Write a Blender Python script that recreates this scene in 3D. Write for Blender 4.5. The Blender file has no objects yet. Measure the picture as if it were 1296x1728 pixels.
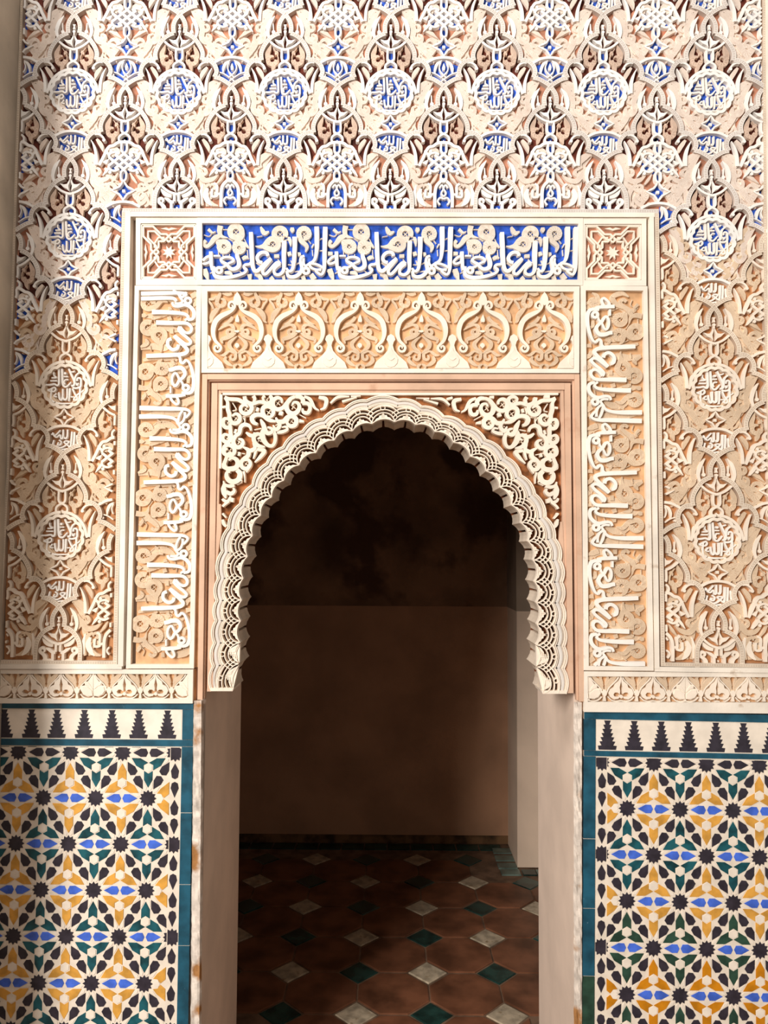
import bpy, bmesh, math, random
from math import sin, cos, pi, radians, hypot, atan2
from mathutils import Matrix, Vector
random.seed(7)
C = bpy.context.scene.collection
# ------------------------------------------------------------------ camera
F = 1290.0; D = 2.1; EYE = 1.66; CY = D + 8 * D / F     # CY: camera distance from the ground plane of the relief
def rotm(y, p, r):
    Ry = Matrix(((cos(y), 0, sin(y)), (0, 1, 0), (-sin(y), 0, cos(y))))
    Rx = Matrix(((1, 0, 0), (0, cos(p), -sin(p)), (0, sin(p), cos(p))))
    Rz = Matrix(((cos(r), -sin(r), 0), (sin(r), cos(r), 0), (0, 0, 1)))
    return Rz @ Rx @ Ry
RM = rotm(radians(.3674), radians(-2.7953), radians(.3135)); RI = RM.transposed()
def conv(v): return Vector((v[0], v[2], -v[1]))
cd = bpy.data.cameras.new('camera'); cam = bpy.data.objects.new('camera', cd); C.objects.link(cam)
cd.sensor_fit = 'VERTICAL'; cd.sensor_height = 36; cd.lens = F / 1728 * 36
rr, uu, bb = conv(RM[0]), -conv(RM[1]), -conv(RM[2])
cam.matrix_world = Matrix(((rr.x, uu.x, bb.x, 0), (rr.y, uu.y, bb.y, -CY), (rr.z, uu.z, bb.z, EYE), (0, 0, 0, 1)))
cd.clip_start = .05
bpy.context.scene.camera = cam
# ------------------------------------------------------------------ light
def lin(c): return tuple((v / 255 / 12.92 if v / 255 <= .04045 else ((v / 255 + .055) / 1.055) ** 2.4) for v in c)
w = bpy.data.worlds.new('world'); bpy.context.scene.world = w; w.use_nodes = True
bg = w.node_tree.nodes['Background']; bg.inputs[0].default_value = (1.0, .9, .8, 1); bg.inputs[1].default_value = .3
def area(name, loc, target, sx, sy, power, col):
    l = bpy.data.lights.new(name, 'AREA'); l.shape = 'RECTANGLE'; l.size = sx; l.size_y = sy; l.energy = power; l.color = col
    o = bpy.data.objects.new(name, l); C.objects.link(o); o.location = loc
    o.rotation_euler = (Vector(target) - Vector(loc)).to_track_quat('-Z', 'Y').to_euler(); return o
area('courtyard_light', (-3.3, -5.4, 3.4), (.0, 0, 1.3), 1.5, 3.0, 500, (1, .96, .91))
area('upper_fill_light', (-1.3, -1.9, 4.7), (.1, 0, 2.4), 1.2, .9, 46, (1, .98, .96))  # added fill lamp, no known opening there; brightens the top of the wall
vs = bpy.context.scene.view_settings
vs.view_transform = 'Standard'; vs.look = 'None'; vs.exposure = 0.0; vs.gamma = 1; vs.use_curve_mapping = False
# ------------------------------------------------------------------ pixel -> wall plane
def unp(px, py):
    d = RI @ Vector(((px - 648) / F, (py - 864) / F, 1)); return d.x / d.z, d.y / d.z
def pl(px, py):
    x, y = unp(px, py); return D * x, EYE - D * y
HS = .92                        # overall depth of the carving
US = D / F                      # one design unit of relief depth (1.63 mm)
# ------------------------------------------------------------------ materials
def mat(name, col, rough=.85, var=.08, scale=14, bump=.25, bscale=90, kind=None, dark=None, spec=.25, stain=None, metal=0):
    m = bpy.data.materials.new(name); m.use_nodes = True; nt = m.node_tree; N = nt.nodes; L = nt.links
    b = N['Principled BSDF']; b.inputs['Roughness'].default_value = rough; b.inputs['Specular IOR Level'].default_value = spec
    tc = N.new('ShaderNodeNewGeometry')
    def noise(s, det=4):
        n = N.new('ShaderNodeTexNoise'); n.inputs['Scale'].default_value = s; n.inputs['Detail'].default_value = det
        L.new(tc.outputs['Position'], n.inputs['Vector']); return n.outputs['Fac']
    def math_(op, a, b_=None, c=None):
        n = N.new('ShaderNodeMath'); n.operation = op
        for i, v in enumerate((a, b_, c)):
            if v is None: continue
            if isinstance(v, (int, float)): n.inputs[i].default_value = v
            else: L.new(v, n.inputs[i])
        return n.outputs[0]
    def mix(f, a, b_):
        n = N.new('ShaderNodeMix'); n.data_type = 'RGBA'
        if isinstance(f, (int, float)): n.inputs[0].default_value = f
        else: L.new(f, n.inputs[0])
        for i, v in ((6, a), (7, b_)):
            if isinstance(v, tuple): n.inputs[i].default_value = v
            else: L.new(v, n.inputs[i])
        return n.outputs[2]
    c = lin(col); lo = tuple(max(0, v * (1 - 2 * var)) for v in c) + (1,); hi = tuple(min(1, v * (1 + var)) for v in c) + (1,)
    n1 = noise(scale, 6)
    f = N.new('ShaderNodeMapRange'); f.inputs[1].default_value = .35; f.inputs[2].default_value = .62; L.new(n1, f.inputs[0])
    color = mix(f.outputs[0], lo, hi)
    h = noise(bscale, 5)
    if stain:
        sc, scale2, lim = lin(stain[0]) + (1,), stain[1], stain[2]
        g = N.new('ShaderNodeMapRange'); g.inputs[1].default_value = lim; g.inputs[2].default_value = lim + .08; L.new(noise(scale2, 8), g.inputs[0])
        color = mix(g.outputs[0], color, sc)
    if kind in ('dots', 'hatch'):
        uv = N.new('ShaderNodeUVMap'); uv.uv_map = 'UVMap'
        s = N.new('ShaderNodeSeparateXYZ'); L.new(uv.outputs[0], s.inputs[0]); u, v = s.outputs[0], s.outputs[1]
        v0 = math_('SUBTRACT', v, .5)
        if kind == 'dots':
            fu = math_('SUBTRACT', math_('FRACT', math_('DIVIDE', u, 4.1)), .5)
            r2 = math_('SQRT', math_('ADD', math_('POWER', math_('MULTIPLY', fu, 4.1), 2), math_('POWER', math_('MULTIPLY', v0, 7.0), 2)))
            groove = math_('MULTIPLY', math_('GREATER_THAN', r2, 1.55), math_('LESS_THAN', math_('ABSOLUTE', v0), .31))
            hole = math_('LESS_THAN', r2, .6)
            g = math_('MAXIMUM', groove, hole)
        else:
            k = math_('ADD', math_('MULTIPLY', u, 3.3), math_('MULTIPLY', math_('ABSOLUTE', v0), 4.0))
            g1 = math_('GREATER_THAN', math_('SINE', k), .25)
            g = math_('MULTIPLY', g1, math_('LESS_THAN', math_('ABSOLUTE', v0), .44))
        color = mix(math_('MULTIPLY', g, .5), color, lin(dark) + (1,))  # shade of the fine grooves and holes mixed into the colour
        h = math_('SUBTRACT', math_('MULTIPLY', h, .3), g)
        bump = .9
    L.new(color, b.inputs['Base Color'])
    bp = N.new('ShaderNodeBump'); bp.inputs['Strength'].default_value = bump; bp.inputs['Distance'].default_value = .0012 if kind else .002
    L.new(h, bp.inputs['Height']); L.new(bp.outputs[0], b.inputs['Normal'])
    return m
RIDGE = mat('carved_plaster', (242, 226, 207), var=.05)
RIDGEU = mat('washed_lit_plaster', (243, 237, 230), var=.04)  # whitewash, whitened further to carry the brighter light high on the wall
BANDU = mat('washed_lit_beaded_plaster', (238, 230, 221), kind='dots', dark=(150, 120, 100))  # upper bands: wash plus the stronger light, both in the colour
BAND = mat('beaded_plaster', (240, 224, 203), kind='dots', dark=(150, 112, 82))
LEAF = mat('hatched_plaster', (232, 207, 177), kind='hatch', dark=(178, 134, 98), var=.08)
LEAFU = mat('hatched_plaster_washed_lit', (241, 225, 210), kind='hatch', dark=(190, 152, 128), var=.07)  # upper leaves: white wash with the stronger light painted in
GROUND = mat('ochre_ground', (216, 170, 126), var=.14, scale=20)
GROUNDL = mat('shaded_recess_ground', (182, 128, 86), var=.16, scale=20)  # darkened so the colour carries the shadows of the lattice gaps
GROUNDU = mat('washed_shaded_ground', (184, 128, 102), var=.2, scale=30, stain=((196, 110, 84), 26, .63))  # upper ground, its tone deepened to paint in the gap shadows
BLUE = mat('blue_pigment', (46, 86, 186), var=.2, scale=60)
MAROON = mat('maroon_pigment', (84, 36, 24), var=.3, scale=30)
LETTER = mat('letter_plaster', (244, 236, 226), var=.03)
FRAME = mat('frame_plaster', (240, 228, 212), var=.06, scale=9, stain=((205, 186, 165), 22, .66))
SURR = mat('tan_render', (218, 180, 152), var=.08, scale=7, stain=((200, 158, 130), 11, .62))
SMOOTH = mat('smooth_white_moulding', (216, 208, 199), var=.04)
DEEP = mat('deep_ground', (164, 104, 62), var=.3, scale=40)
DEEP2 = mat('deep_shadowed_ground', (112, 62, 34), var=.3, scale=40)  # darker version of the ground, shade of the lattice holes in its colour
LEAFB = mat('hatched_plaster_on_blue', (238, 226, 210), kind='hatch', dark=(188, 160, 140), var=.06)
SOFF = mat('soffit_plaster', (214, 196, 176), var=.08)
WALLM = mat('wall_render', (225, 208, 188), var=.08)
JAMB = mat('jamb_render', (236, 212, 192), var=.05, scale=5, bump=.15)
BROKEN = mat('broken_plaster', (222, 208, 194), var=.12, scale=30, bump=1, bscale=60, stain=((168, 118, 70), 9, .54))
TEAL = mat('teal_glaze', (30, 84, 104), rough=.3, var=.22, scale=18, bump=.06, spec=.5, stain=((120, 150, 165), 60, .7))
TBLACK = mat('black_glaze', (52, 47, 56), rough=.3, var=.15, scale=40, bump=.05, spec=.5)
TYEL = mat('honey_glaze', (219, 160, 70), rough=.3, var=.14, scale=25, bump=.05, spec=.5)
TYEL2 = mat('amber_glaze', (204, 130, 22), rough=.3, var=.12, scale=25, bump=.05, spec=.5)
TGRN = mat('green_glaze', (24, 82, 90), rough=.3, var=.3, scale=25, bump=.05, spec=.5)
TGRN2 = mat('bottle_green_glaze', (44, 74, 60), rough=.3, var=.2, scale=25, bump=.05, spec=.5)
TBLU = mat('blue_glaze', (72, 110, 214), rough=.3, var=.15, scale=25, bump=.05, spec=.5)
TWHT = mat('white_glaze', (240, 226, 208), rough=.35, var=.05, scale=20, bump=.05, spec=.5)
TGROUT = mat('cream_glaze_ground', (236, 221, 202), rough=.45, var=.05, scale=30, bump=.08, spec=.5)
TERRA = mat('terracotta', (116, 74, 52), rough=.42, var=.25, scale=7, bump=.2, bscale=20)
FGREEN = mat('dark_green_floor_glaze', (34, 62, 56), rough=.25, var=.3, bump=.05, spec=.5)
FGREY = mat('grey_green_floor_glaze', (100, 118, 108), rough=.3, var=.2, bump=.05, spec=.5)
FWHITE = mat('worn_white_floor_glaze', (178, 162, 138), rough=.35, var=.2, scale=25, bump=.1, spec=.5, stain=((140, 120, 92), 30, .6))
FGROUT = mat('floor_grout', (118, 92, 72), var=.2)
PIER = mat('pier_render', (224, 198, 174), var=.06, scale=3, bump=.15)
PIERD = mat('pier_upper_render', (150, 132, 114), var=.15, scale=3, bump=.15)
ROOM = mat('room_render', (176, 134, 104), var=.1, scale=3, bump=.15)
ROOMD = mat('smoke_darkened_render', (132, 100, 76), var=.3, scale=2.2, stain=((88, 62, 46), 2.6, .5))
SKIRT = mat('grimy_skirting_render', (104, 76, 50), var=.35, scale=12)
SIDE = mat('grey_side_render', (196, 182, 164), var=.1, scale=6)
# ------------------------------------------------------------------ mesh builder
def smooth(pts, step=2.2, closed=False):
    n = len(pts)
    if n < 3 and not closed:
        k = max(1, int(hypot(pts[1][0] - pts[0][0], pts[1][1] - pts[0][1]) / (step * 2.5)))
        return [(pts[0][0] + (pts[1][0] - pts[0][0]) * i / k, pts[0][1] + (pts[1][1] - pts[0][1]) * i / k) for i in range(k + 1)]
    out = []
    rng = range(n if closed else n - 1)
    for i in rng:
        p1, p2 = pts[i], pts[(i + 1) % n]
        p0 = pts[i - 1] if (i > 0 or closed) else (2 * p1[0] - p2[0], 2 * p1[1] - p2[1])
        p3 = pts[(i + 2) % n] if (i + 2 < n or closed) else (2 * p2[0] - p1[0], 2 * p2[1] - p1[1])
        k = max(1, int(round(hypot(p2[0] - p1[0], p2[1] - p1[1]) / step)))
        for j in range(k):
            t = j / k; t2 = t * t; t3 = t2 * t
            out.append(tuple(.5 * (2 * p1[a] + (p2[a] - p0[a]) * t + (2 * p0[a] - 5 * p1[a] + 4 * p2[a] - p3[a]) * t2 + (3 * p1[a] - p0[a] - 3 * p2[a] + p3[a]) * t3) for a in (0, 1)))
    if not closed: out.append(pts[-1])
    return out
BIG = (-1e9, 1e9, -1e9, 1e9)
class MB:
    """collects relief strokes and plates drawn in a 2-D frame; f maps that frame to metres on the wall"""
    def __init__(s, f, box=BIG, boxf=None, base=0.0):
        s.f = f; s.v = []; s.fc = []; s.uv = []; s.box = box; s.boxf = boxf; s.base = base; s.pre = None; s.k = 0; s.j = random.uniform(0, .12)
    def P(s, x, y, h):
        X, Z = s.f(x, y); s.v.append((X, s.base - h * US * HS, Z)); return len(s.v) - 1
    def face(s, idx, uvs=None):
        s.fc.append(idx); s.uv.append(uvs or [(0, .5)] * len(idx))
    def bx(s, cy): return s.boxf(cy) if s.boxf else s.box
    def rib(s, pts, w=3.6, h=9, h0=0, closed=False, sm=True, step=2.2, slope=.35):
        """a stroke: width may be a number or a list spread along it"""
        if s.pre: pts = [s.pre(*p) for p in pts]
        if sm: P = smooth(pts, step, closed)
        else: P = list(pts)
        if len(P) < 2: return
        s.k += 1; h = h + s.j + .043 * s.k
        n = len(P); ws = w if isinstance(w, (list, tuple)) else [w]
        L = [0]
        for i in range(1, n): L.append(L[-1] + hypot(P[i][0] - P[i - 1][0], P[i][1] - P[i - 1][1]))
        tot = L[-1] or 1
        def wid(t):
            k = t * (len(ws) - 1); i = min(int(k), len(ws) - 2) if len(ws) > 1 else 0
            return ws[0] if len(ws) == 1 else ws[i] + (ws[i + 1] - ws[i]) * (k - i)
        bx = s.bx(sum(p[1] for p in P) / n); runs = []; cur = []
        for i, p in enumerate(P):
            if bx[0] <= p[0] <= bx[1] and bx[2] <= p[1] <= bx[3]: cur.append(i)
            else:
                if len(cur) > 1: runs.append(cur)
                cur = []
        if len(cur) > 1: runs.append(cur)
        full = closed and len(runs) == 1 and len(runs[0]) == n
        for run in runs:
            rows = []
            for i in run:
                a = P[i - 1] if (i > 0 or closed) else P[i]; b = P[(i + 1) % n] if (i < n - 1 or closed) else P[i]
                dx, dy = b[0] - a[0], b[1] - a[1]; l = hypot(dx, dy) or 1; nx, ny = -dy / l, dx / l
                hw = wid(L[i] / tot) / 2 ; p = P[i]; o = hw + slope; h_ = h + .22 * L[i] / tot
                rows.append((s.P(p[0] + nx * o, p[1] + ny * o, h0), s.P(p[0] + nx * hw, p[1] + ny * hw, h_), s.P(p[0] - nx * hw, p[1] - ny * hw, h_), s.P(p[0] - nx * o, p[1] - ny * o, h0), L[i]))
            m = len(rows)
            for k in range(m if full else m - 1):
                A, B = rows[k], rows[(k + 1) % m]; ua, ub = A[4], (B[4] if k < m - 1 else tot)
                s.face((A[1], B[1], B[2], A[2]), [(ua, 0), (ub, 0), (ub, 1), (ua, 1)])
                s.face((A[0], B[0], B[1], A[1])); s.face((A[2], B[2], B[3], A[3]))
            if not full:
                A = rows[0]; s.face((A[0], A[1], A[2], A[3])); A = rows[-1]; s.face((A[3], A[2], A[1], A[0]))
    def fill(s, pts, h=9, h0=0, slope=.3, sm=False, step=2.5):
        if s.pre: pts = [s.pre(*p) for p in pts]
        if sm: pts = smooth(pts, step, True)
        b = s.bx(sum(p[1] for p in pts) / len(pts)); P = shclip(list(pts), b) if b is not BIG else list(pts)
        if len(P) < 3: return
        ar = sum(P[i - 1][0] * P[i][1] - P[i][0] * P[i - 1][1] for i in range(len(P)))
        if ar < 0: P.reverse()
        s.k += 1; h = h + s.j * (h > 1) + .043 * s.k * (h > 1)
        n = len(P); cx = sum(p[0] for p in P) / n; cy = sum(p[1] for p in P) / n
        lo = [s.P(p[0], p[1], h0) for p in P]
        hi = []
        for p in P:
            d = hypot(p[0] - cx, p[1] - cy) or 1; k = max(0, 1 - slope / d)
            hi.append(s.P(cx + (p[0] - cx) * k, cy + (p[1] - cy) * k, h))
        s.face(tuple(hi), [(p[0], .1) for p in P])
        for i in range(n):
            j = (i + 1) % n; s.face((lo[i], lo[j], hi[j], hi[i]))
    def disc(s, cx, cy, r, h=9, h0=0, n=12):
        s.fill([(cx + r * cos(2 * pi * i / n), cy + r * sin(2 * pi * i / n)) for i in range(n)], h, h0)
    def arc(s, cx, cy, r, w, a0=0, a1=360, h=9, h0=0, r1=None, n=None):
        r1 = r if r1 is None else r1; n = n or max(6, int(abs(a1 - a0) / 24)); full = abs(a1 - a0) >= 359.9 and r == r1
        pts = [(cx + (r + (r1 - r) * i / n) * cos(radians(a0 + (a1 - a0) * i / n)), cy + (r + (r1 - r) * i / n) * sin(radians(a0 + (a1 - a0) * i / n))) for i in range(n if full else n + 1)]
        s.rib(pts, w, h, h0, closed=full, step=3)
    def leafspiral(s, cx, cy, r, w, a0, sweep, tail=None, tw=None, h=6, h0=0, shrink=.25, endw=.35):
        """a curled arabesque leaf: ring that tightens, continued by a blade"""
        if tail and len(tail) > 1:
            T0, T1 = tail[0], tail[1]; d = hypot(T0[0] - cx, T0[1] - cy)
            if d > r * 1.02:
                ph, de = atan2(T0[1] - cy, T0[0] - cx), math.acos(r / d); best = None
                for sg in (1, -1):
                    a = ph + sg * de; px_, py_ = cx + r * cos(a) - T0[0], cy + r * sin(a) - T0[1]; ux, uy = T0[0] - T1[0], T0[1] - T1[1]
                    q_ = (px_ * ux + py_ * uy) / ((hypot(px_, py_) or 1) * (hypot(ux, uy) or 1)) + (.15 if sg * sweep > 0 else 0)
                    if best is None or q_ > best[0]: best = (q_, sg, a)
                a0 = math.degrees(best[2]); sweep = abs(sweep) * best[1]
        n = 12; pts = [(cx + (r * (1 - shrink * i / n)) * cos(radians(a0 + sweep * i / n)), cy + (r * (1 - shrink * i / n)) * sin(radians(a0 + sweep * i / n))) for i in range(n + 1)]
        ws = [w] * 3 + [w * .95, w * (.8 + .2 * (endw > .5)), w * endw]
        if tail:
            T = list(reversed(tail)); pts = T + pts; ws = list(reversed(tw or [w, w * .4])) + ws
        s.rib(pts, ws, h, h0, step=2.6)
    def slab(s, x0, y0, x1, y1, h, h0=0, slope=0): s.fill([(x0, y0), (x1, y0), (x1, y1), (x0, y1)], h, h0, slope)
    def mesh(s, name, m):
        me = bpy.data.meshes.new(name); me.from_pydata(s.v, [], s.fc)
        uvl = me.uv_layers.new(name='UVMap'); d = [c for f in s.uv for q in f for c in q]
        uvl.data.foreach_set('uv', d); me.materials.append(m); me.update(); return me
def link(name, me, parent=None, loc=(0, 0, 0), label=None):
    o = bpy.data.objects.new(name, me); C.objects.link(o); o.location = loc
    if parent: o.parent = parent
    if label: o['label'] = label
    return o
def thing(name, label, cat, loc=(0, 0, 0), group=None):
    o = bpy.data.objects.new(name, None); C.objects.link(o); o.location = loc; o.empty_display_size = .05
    o['label'] = label; o['category'] = cat
    if group: o['group'] = group
    return o
def box(name, x0, x1, y0, y1, z0, z1, m, parent=None, struct=False, bev=0):
    bm = bmesh.new(); bmesh.ops.create_cube(bm, size=1)
    for v in bm.verts: v.co = Vector(((x0 + x1) / 2 + v.co.x * (x1 - x0), (y0 + y1) / 2 + v.co.y * (y1 - y0), (z0 + z1) / 2 + v.co.z * (z1 - z0)))
    if bev: bmesh.ops.bevel(bm, geom=bm.edges[:], offset=bev, segments=2, affect='EDGES', profile=.5)
    me = bpy.data.meshes.new(name); bm.to_mesh(me); bm.free(); me.materials.append(m)
    o = link(name, me, parent)
    if struct: o['kind'] = 'structure'
    return o
def rect(px0, py0, px1, py1):
    a, b, c_, d = pl(px0, py0), pl(px1, py0), pl(px0, py1), pl(px1, py1)
    return (a[0] + c_[0]) / 2, (b[0] + d[0]) / 2, (c_[1] + d[1]) / 2, (a[1] + b[1]) / 2   # x0,x1,zlow,zhigh
# ------------------------------------------------------------------ structure
WF = .016                                # face of the rough wall behind the carved plates
XL, XR = (pl(341, 1180)[0] + pl(337, 1700)[0]) / 2, (pl(971, 1180)[0] + pl(977, 1700)[0]) / 2   # door reveal
ZT = pl(656, 657)[1]; TW = .25 * D       # opening head, wall thickness
bm = bmesh.new()
me = bpy.data.meshes.new('wall_front')
ox = [-1.7, XL, XR, 1.7]; oz = [0, ZT, 3.3]
vv = []; ff = []
for y in (WF, TW):
    for z in oz:
        for x in ox: vv.append((x, y, z))
def vi(y, z, x): return y * 12 + z * 4 + x
for zi in range(2):
    for xi in range(3):
        if zi == 0 and xi == 1: continue
        ff.append((vi(0, zi, xi), vi(0, zi, xi + 1), vi(0, zi + 1, xi + 1), vi(0, zi + 1, xi)))
        ff.append((vi(1, zi, xi), vi(1, zi + 1, xi), vi(1, zi + 1, xi + 1), vi(1, zi, xi + 1)))
ff += [(vi(0, 0, 1), vi(0, 1, 1), vi(1, 1, 1), vi(1, 0, 1)), (vi(0, 0, 2), vi(1, 0, 2), vi(1, 1, 2), vi(0, 1, 2)), (vi(0, 1, 1), vi(0, 1, 2), vi(1, 1, 2), vi(1, 1, 1)),
       (vi(0, 2, 0), vi(0, 2, 1), vi(1, 2, 1), vi(1, 2, 0)), (vi(0, 2, 1), vi(0, 2, 2), vi(1, 2, 2), vi(1, 2, 1)), (vi(0, 2, 2), vi(0, 2, 3), vi(1, 2, 3), vi(1, 2, 2))]
me.from_pydata(vv, [], ff); me.materials.append(JAMB); me.update()
wf = link('wall_front', me); wf['kind'] = 'structure'
XS = (pl(37, 100)[0] + pl(13, 700)[0]) / 2 - .004     # face of the side wall at the left
sw = box('wall_left', XS - .5, XS, -.36, WF, 0, 3.3, SIDE, struct=True)
RB = 4.415 - CY; ZB = EYE - 95 / F * 4.415; RXR = .683; PY = 4.094 - CY
box('wall_back_low', -1.9, RXR + .05, RB, RB + .1, 0, ZB, ROOM, struct=True).name = 'wall_back'
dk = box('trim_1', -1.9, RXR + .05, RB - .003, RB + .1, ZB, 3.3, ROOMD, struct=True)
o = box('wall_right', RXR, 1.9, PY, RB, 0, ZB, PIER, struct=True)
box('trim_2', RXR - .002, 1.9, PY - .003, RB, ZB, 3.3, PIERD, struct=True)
box('wall_room_left', -1.95, -1.85, TW, RB, 0, 3.3, ROOM, struct=True).name = 'wall_left_room'
box('wall_room_right', 1.85, 1.95, TW, PY, 0, 3.3, ROOM, struct=True).name = 'wall_right_room'
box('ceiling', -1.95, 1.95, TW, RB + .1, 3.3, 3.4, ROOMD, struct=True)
box('baseboard_back', -1.85, RXR, RB - .006, RB, 0, .045, SKIRT, struct=True)
fl = box('floor', -2.2, 2.2, -4.5, RB + .1, -.1, -.004, FGROUT, struct=True)
def shclip(poly, box):
    x0, x1, y0, y1 = box
    for ax, lim, sgn in ((0, x0, 1), (0, x1, -1), (1, y0, 1), (1, y1, -1)):
        out = []
        for i in range(len(poly)):
            a, b = poly[i - 1], poly[i]
            ia, ib = (a[ax] - lim) * sgn >= 0, (b[ax] - lim) * sgn >= 0
            if ia != ib:
                t = (lim - a[ax]) / (b[ax] - a[ax]); p = [a[0] + (b[0] - a[0]) * t, a[1] + (b[1] - a[1]) * t]; out.append(tuple(p))
            if ib: out.append(b)
        poly = out
        if len(poly) < 3: return []
    return poly
# floor tiles: octagons with small squares set at their corners
PIT = .2705
def fp(px, py): # pixel -> floor point
    d = RI @ Vector(((px - 648) / F, (py - 864) / F, 1)); t = EYE / d.y; return d.x * t, d.z * t - CY
FX, FY = fp(613.3, 1530.3)
q = .3; g = .006
def prism(name, pts, z0, z1, m, bev=.004):
    n = len(pts); cx = sum(p[0] for p in pts) / n; cy = sum(p[1] for p in pts) / n
    v = [(p[0], p[1], z0) for p in pts] + [(p[0], p[1], z1 - .002) for p in pts]
    v += [(cx + (p[0] - cx) * (1 - bev / hypot(p[0] - cx, p[1] - cy)), cy + (p[1] - cy) * (1 - bev / hypot(p[0] - cx, p[1] - cy)), z1) for p in pts]
    f = [tuple(range(2 * n, 3 * n))]
    for i in range(n):
        j = (i + 1) % n; f += [(i, j, n + j, n + i), (n + i, n + j, 2 * n + j, 2 * n + i)]
    me = bpy.data.meshes.new(name); me.from_pydata(v, [], f); me.materials.append(m); me.update(); return me
hp = PIT / 2; r_ = hp * 2 * q
octp = [(-hp + g / 2 + r_, -hp + g / 2), (hp - g / 2 - r_, -hp + g / 2), (hp - g / 2, -hp + g / 2 + r_), (hp - g / 2, hp - g / 2 - r_), (hp - g / 2 - r_, hp - g / 2), (-hp + g / 2 + r_, hp - g / 2), (-hp + g / 2, hp - g / 2 - r_), (-hp + g / 2, -hp + g / 2 + r_)]
octm = prism('floor_octagon', octp, -.012, .0, TERRA)
rp = [(r_ - g, 0), (0, r_ - g), (-r_ + g, 0), (0, -r_ + g)]
rw = prism('floor_square', rp, -.012, .0005, FWHITE); rg = prism('floor_square_green', rp, -.012, .0005, FGREEN)
for i in range(-6, 6):
    for j in range(-6, 4):
        x, y = FX + i * PIT, FY + j * PIT * 1.012
        if y + hp < -.1 or y > RB - .12: continue
        if y < TW and not (XL < x < XR): continue
        if not (x > RXR - .06 and y > PY - .05) and x < 1.8 and x > -1.75:
            link('corner_tile', (rw if (i + j) % 2 else rg), fl, (x, y, random.uniform(-.001, .001)), 'cream glazed square tile' if (i + j) % 2 else 'dark green glazed square tile')
        x += hp; y += hp * 1.012
        if y + hp > RB - .03 or (x + hp > RXR - .03 and y + hp > PY - .08): continue
        if y - hp < TW and not (XL + .02 < x + hp and x - hp < XR - .02): continue
        if y - hp < TW and (x - hp < XL or x + hp > XR):
            cp = shclip(list(octp), (XL - x + .003, XR - x - .003, -9, 9))
            if len(cp) > 2: link('octagon_tile', prism('floor_octagon_cut', cp, -.012, 0, TERRA), fl, (x, y, 0))
            continue
        if abs(x) < 1.7: link('octagon_tile', octm, fl, (x, y, random.uniform(-.0015, .0015)))
for k in range(4):   # glazed strip tiles beside the pier
    x0, y0 = RXR - .115, PY - .1 + k * .0
gm = prism('strip', [(-.05, -.035), (.05, -.035), (.05, .035), (-.05, .035)], -.012, .002, FGREY)
for k in range(3): link('strip_tile', gm, fl, (RXR - .05, PY + .02 + k * .1, 0), 'grey green glazed strip tile')
link('strip_tile', gm, fl, (RXR - .045, PY - .06, 0), 'grey green glazed strip tile')
gb = prism('strip_b', [(-.035, -.035), (.035, -.035), (.035, .035), (-.035, .035)], -.012, .002, FGREEN)
link('strip_tile', gb, fl, (RXR + .05, PY - .06, 0)); link('strip_tile', gm, fl, (RXR + .14, PY - .06, 0))
gs = prism('strip_c', [(-.06, -.04), (.06, -.04), (.06, .04), (-.06, .04)], -.012, .001, FGREEN)
for k in range(18): link('border_tile', gs, fl, (-1.6 + k * .128, RB - .055, 0))
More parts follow.
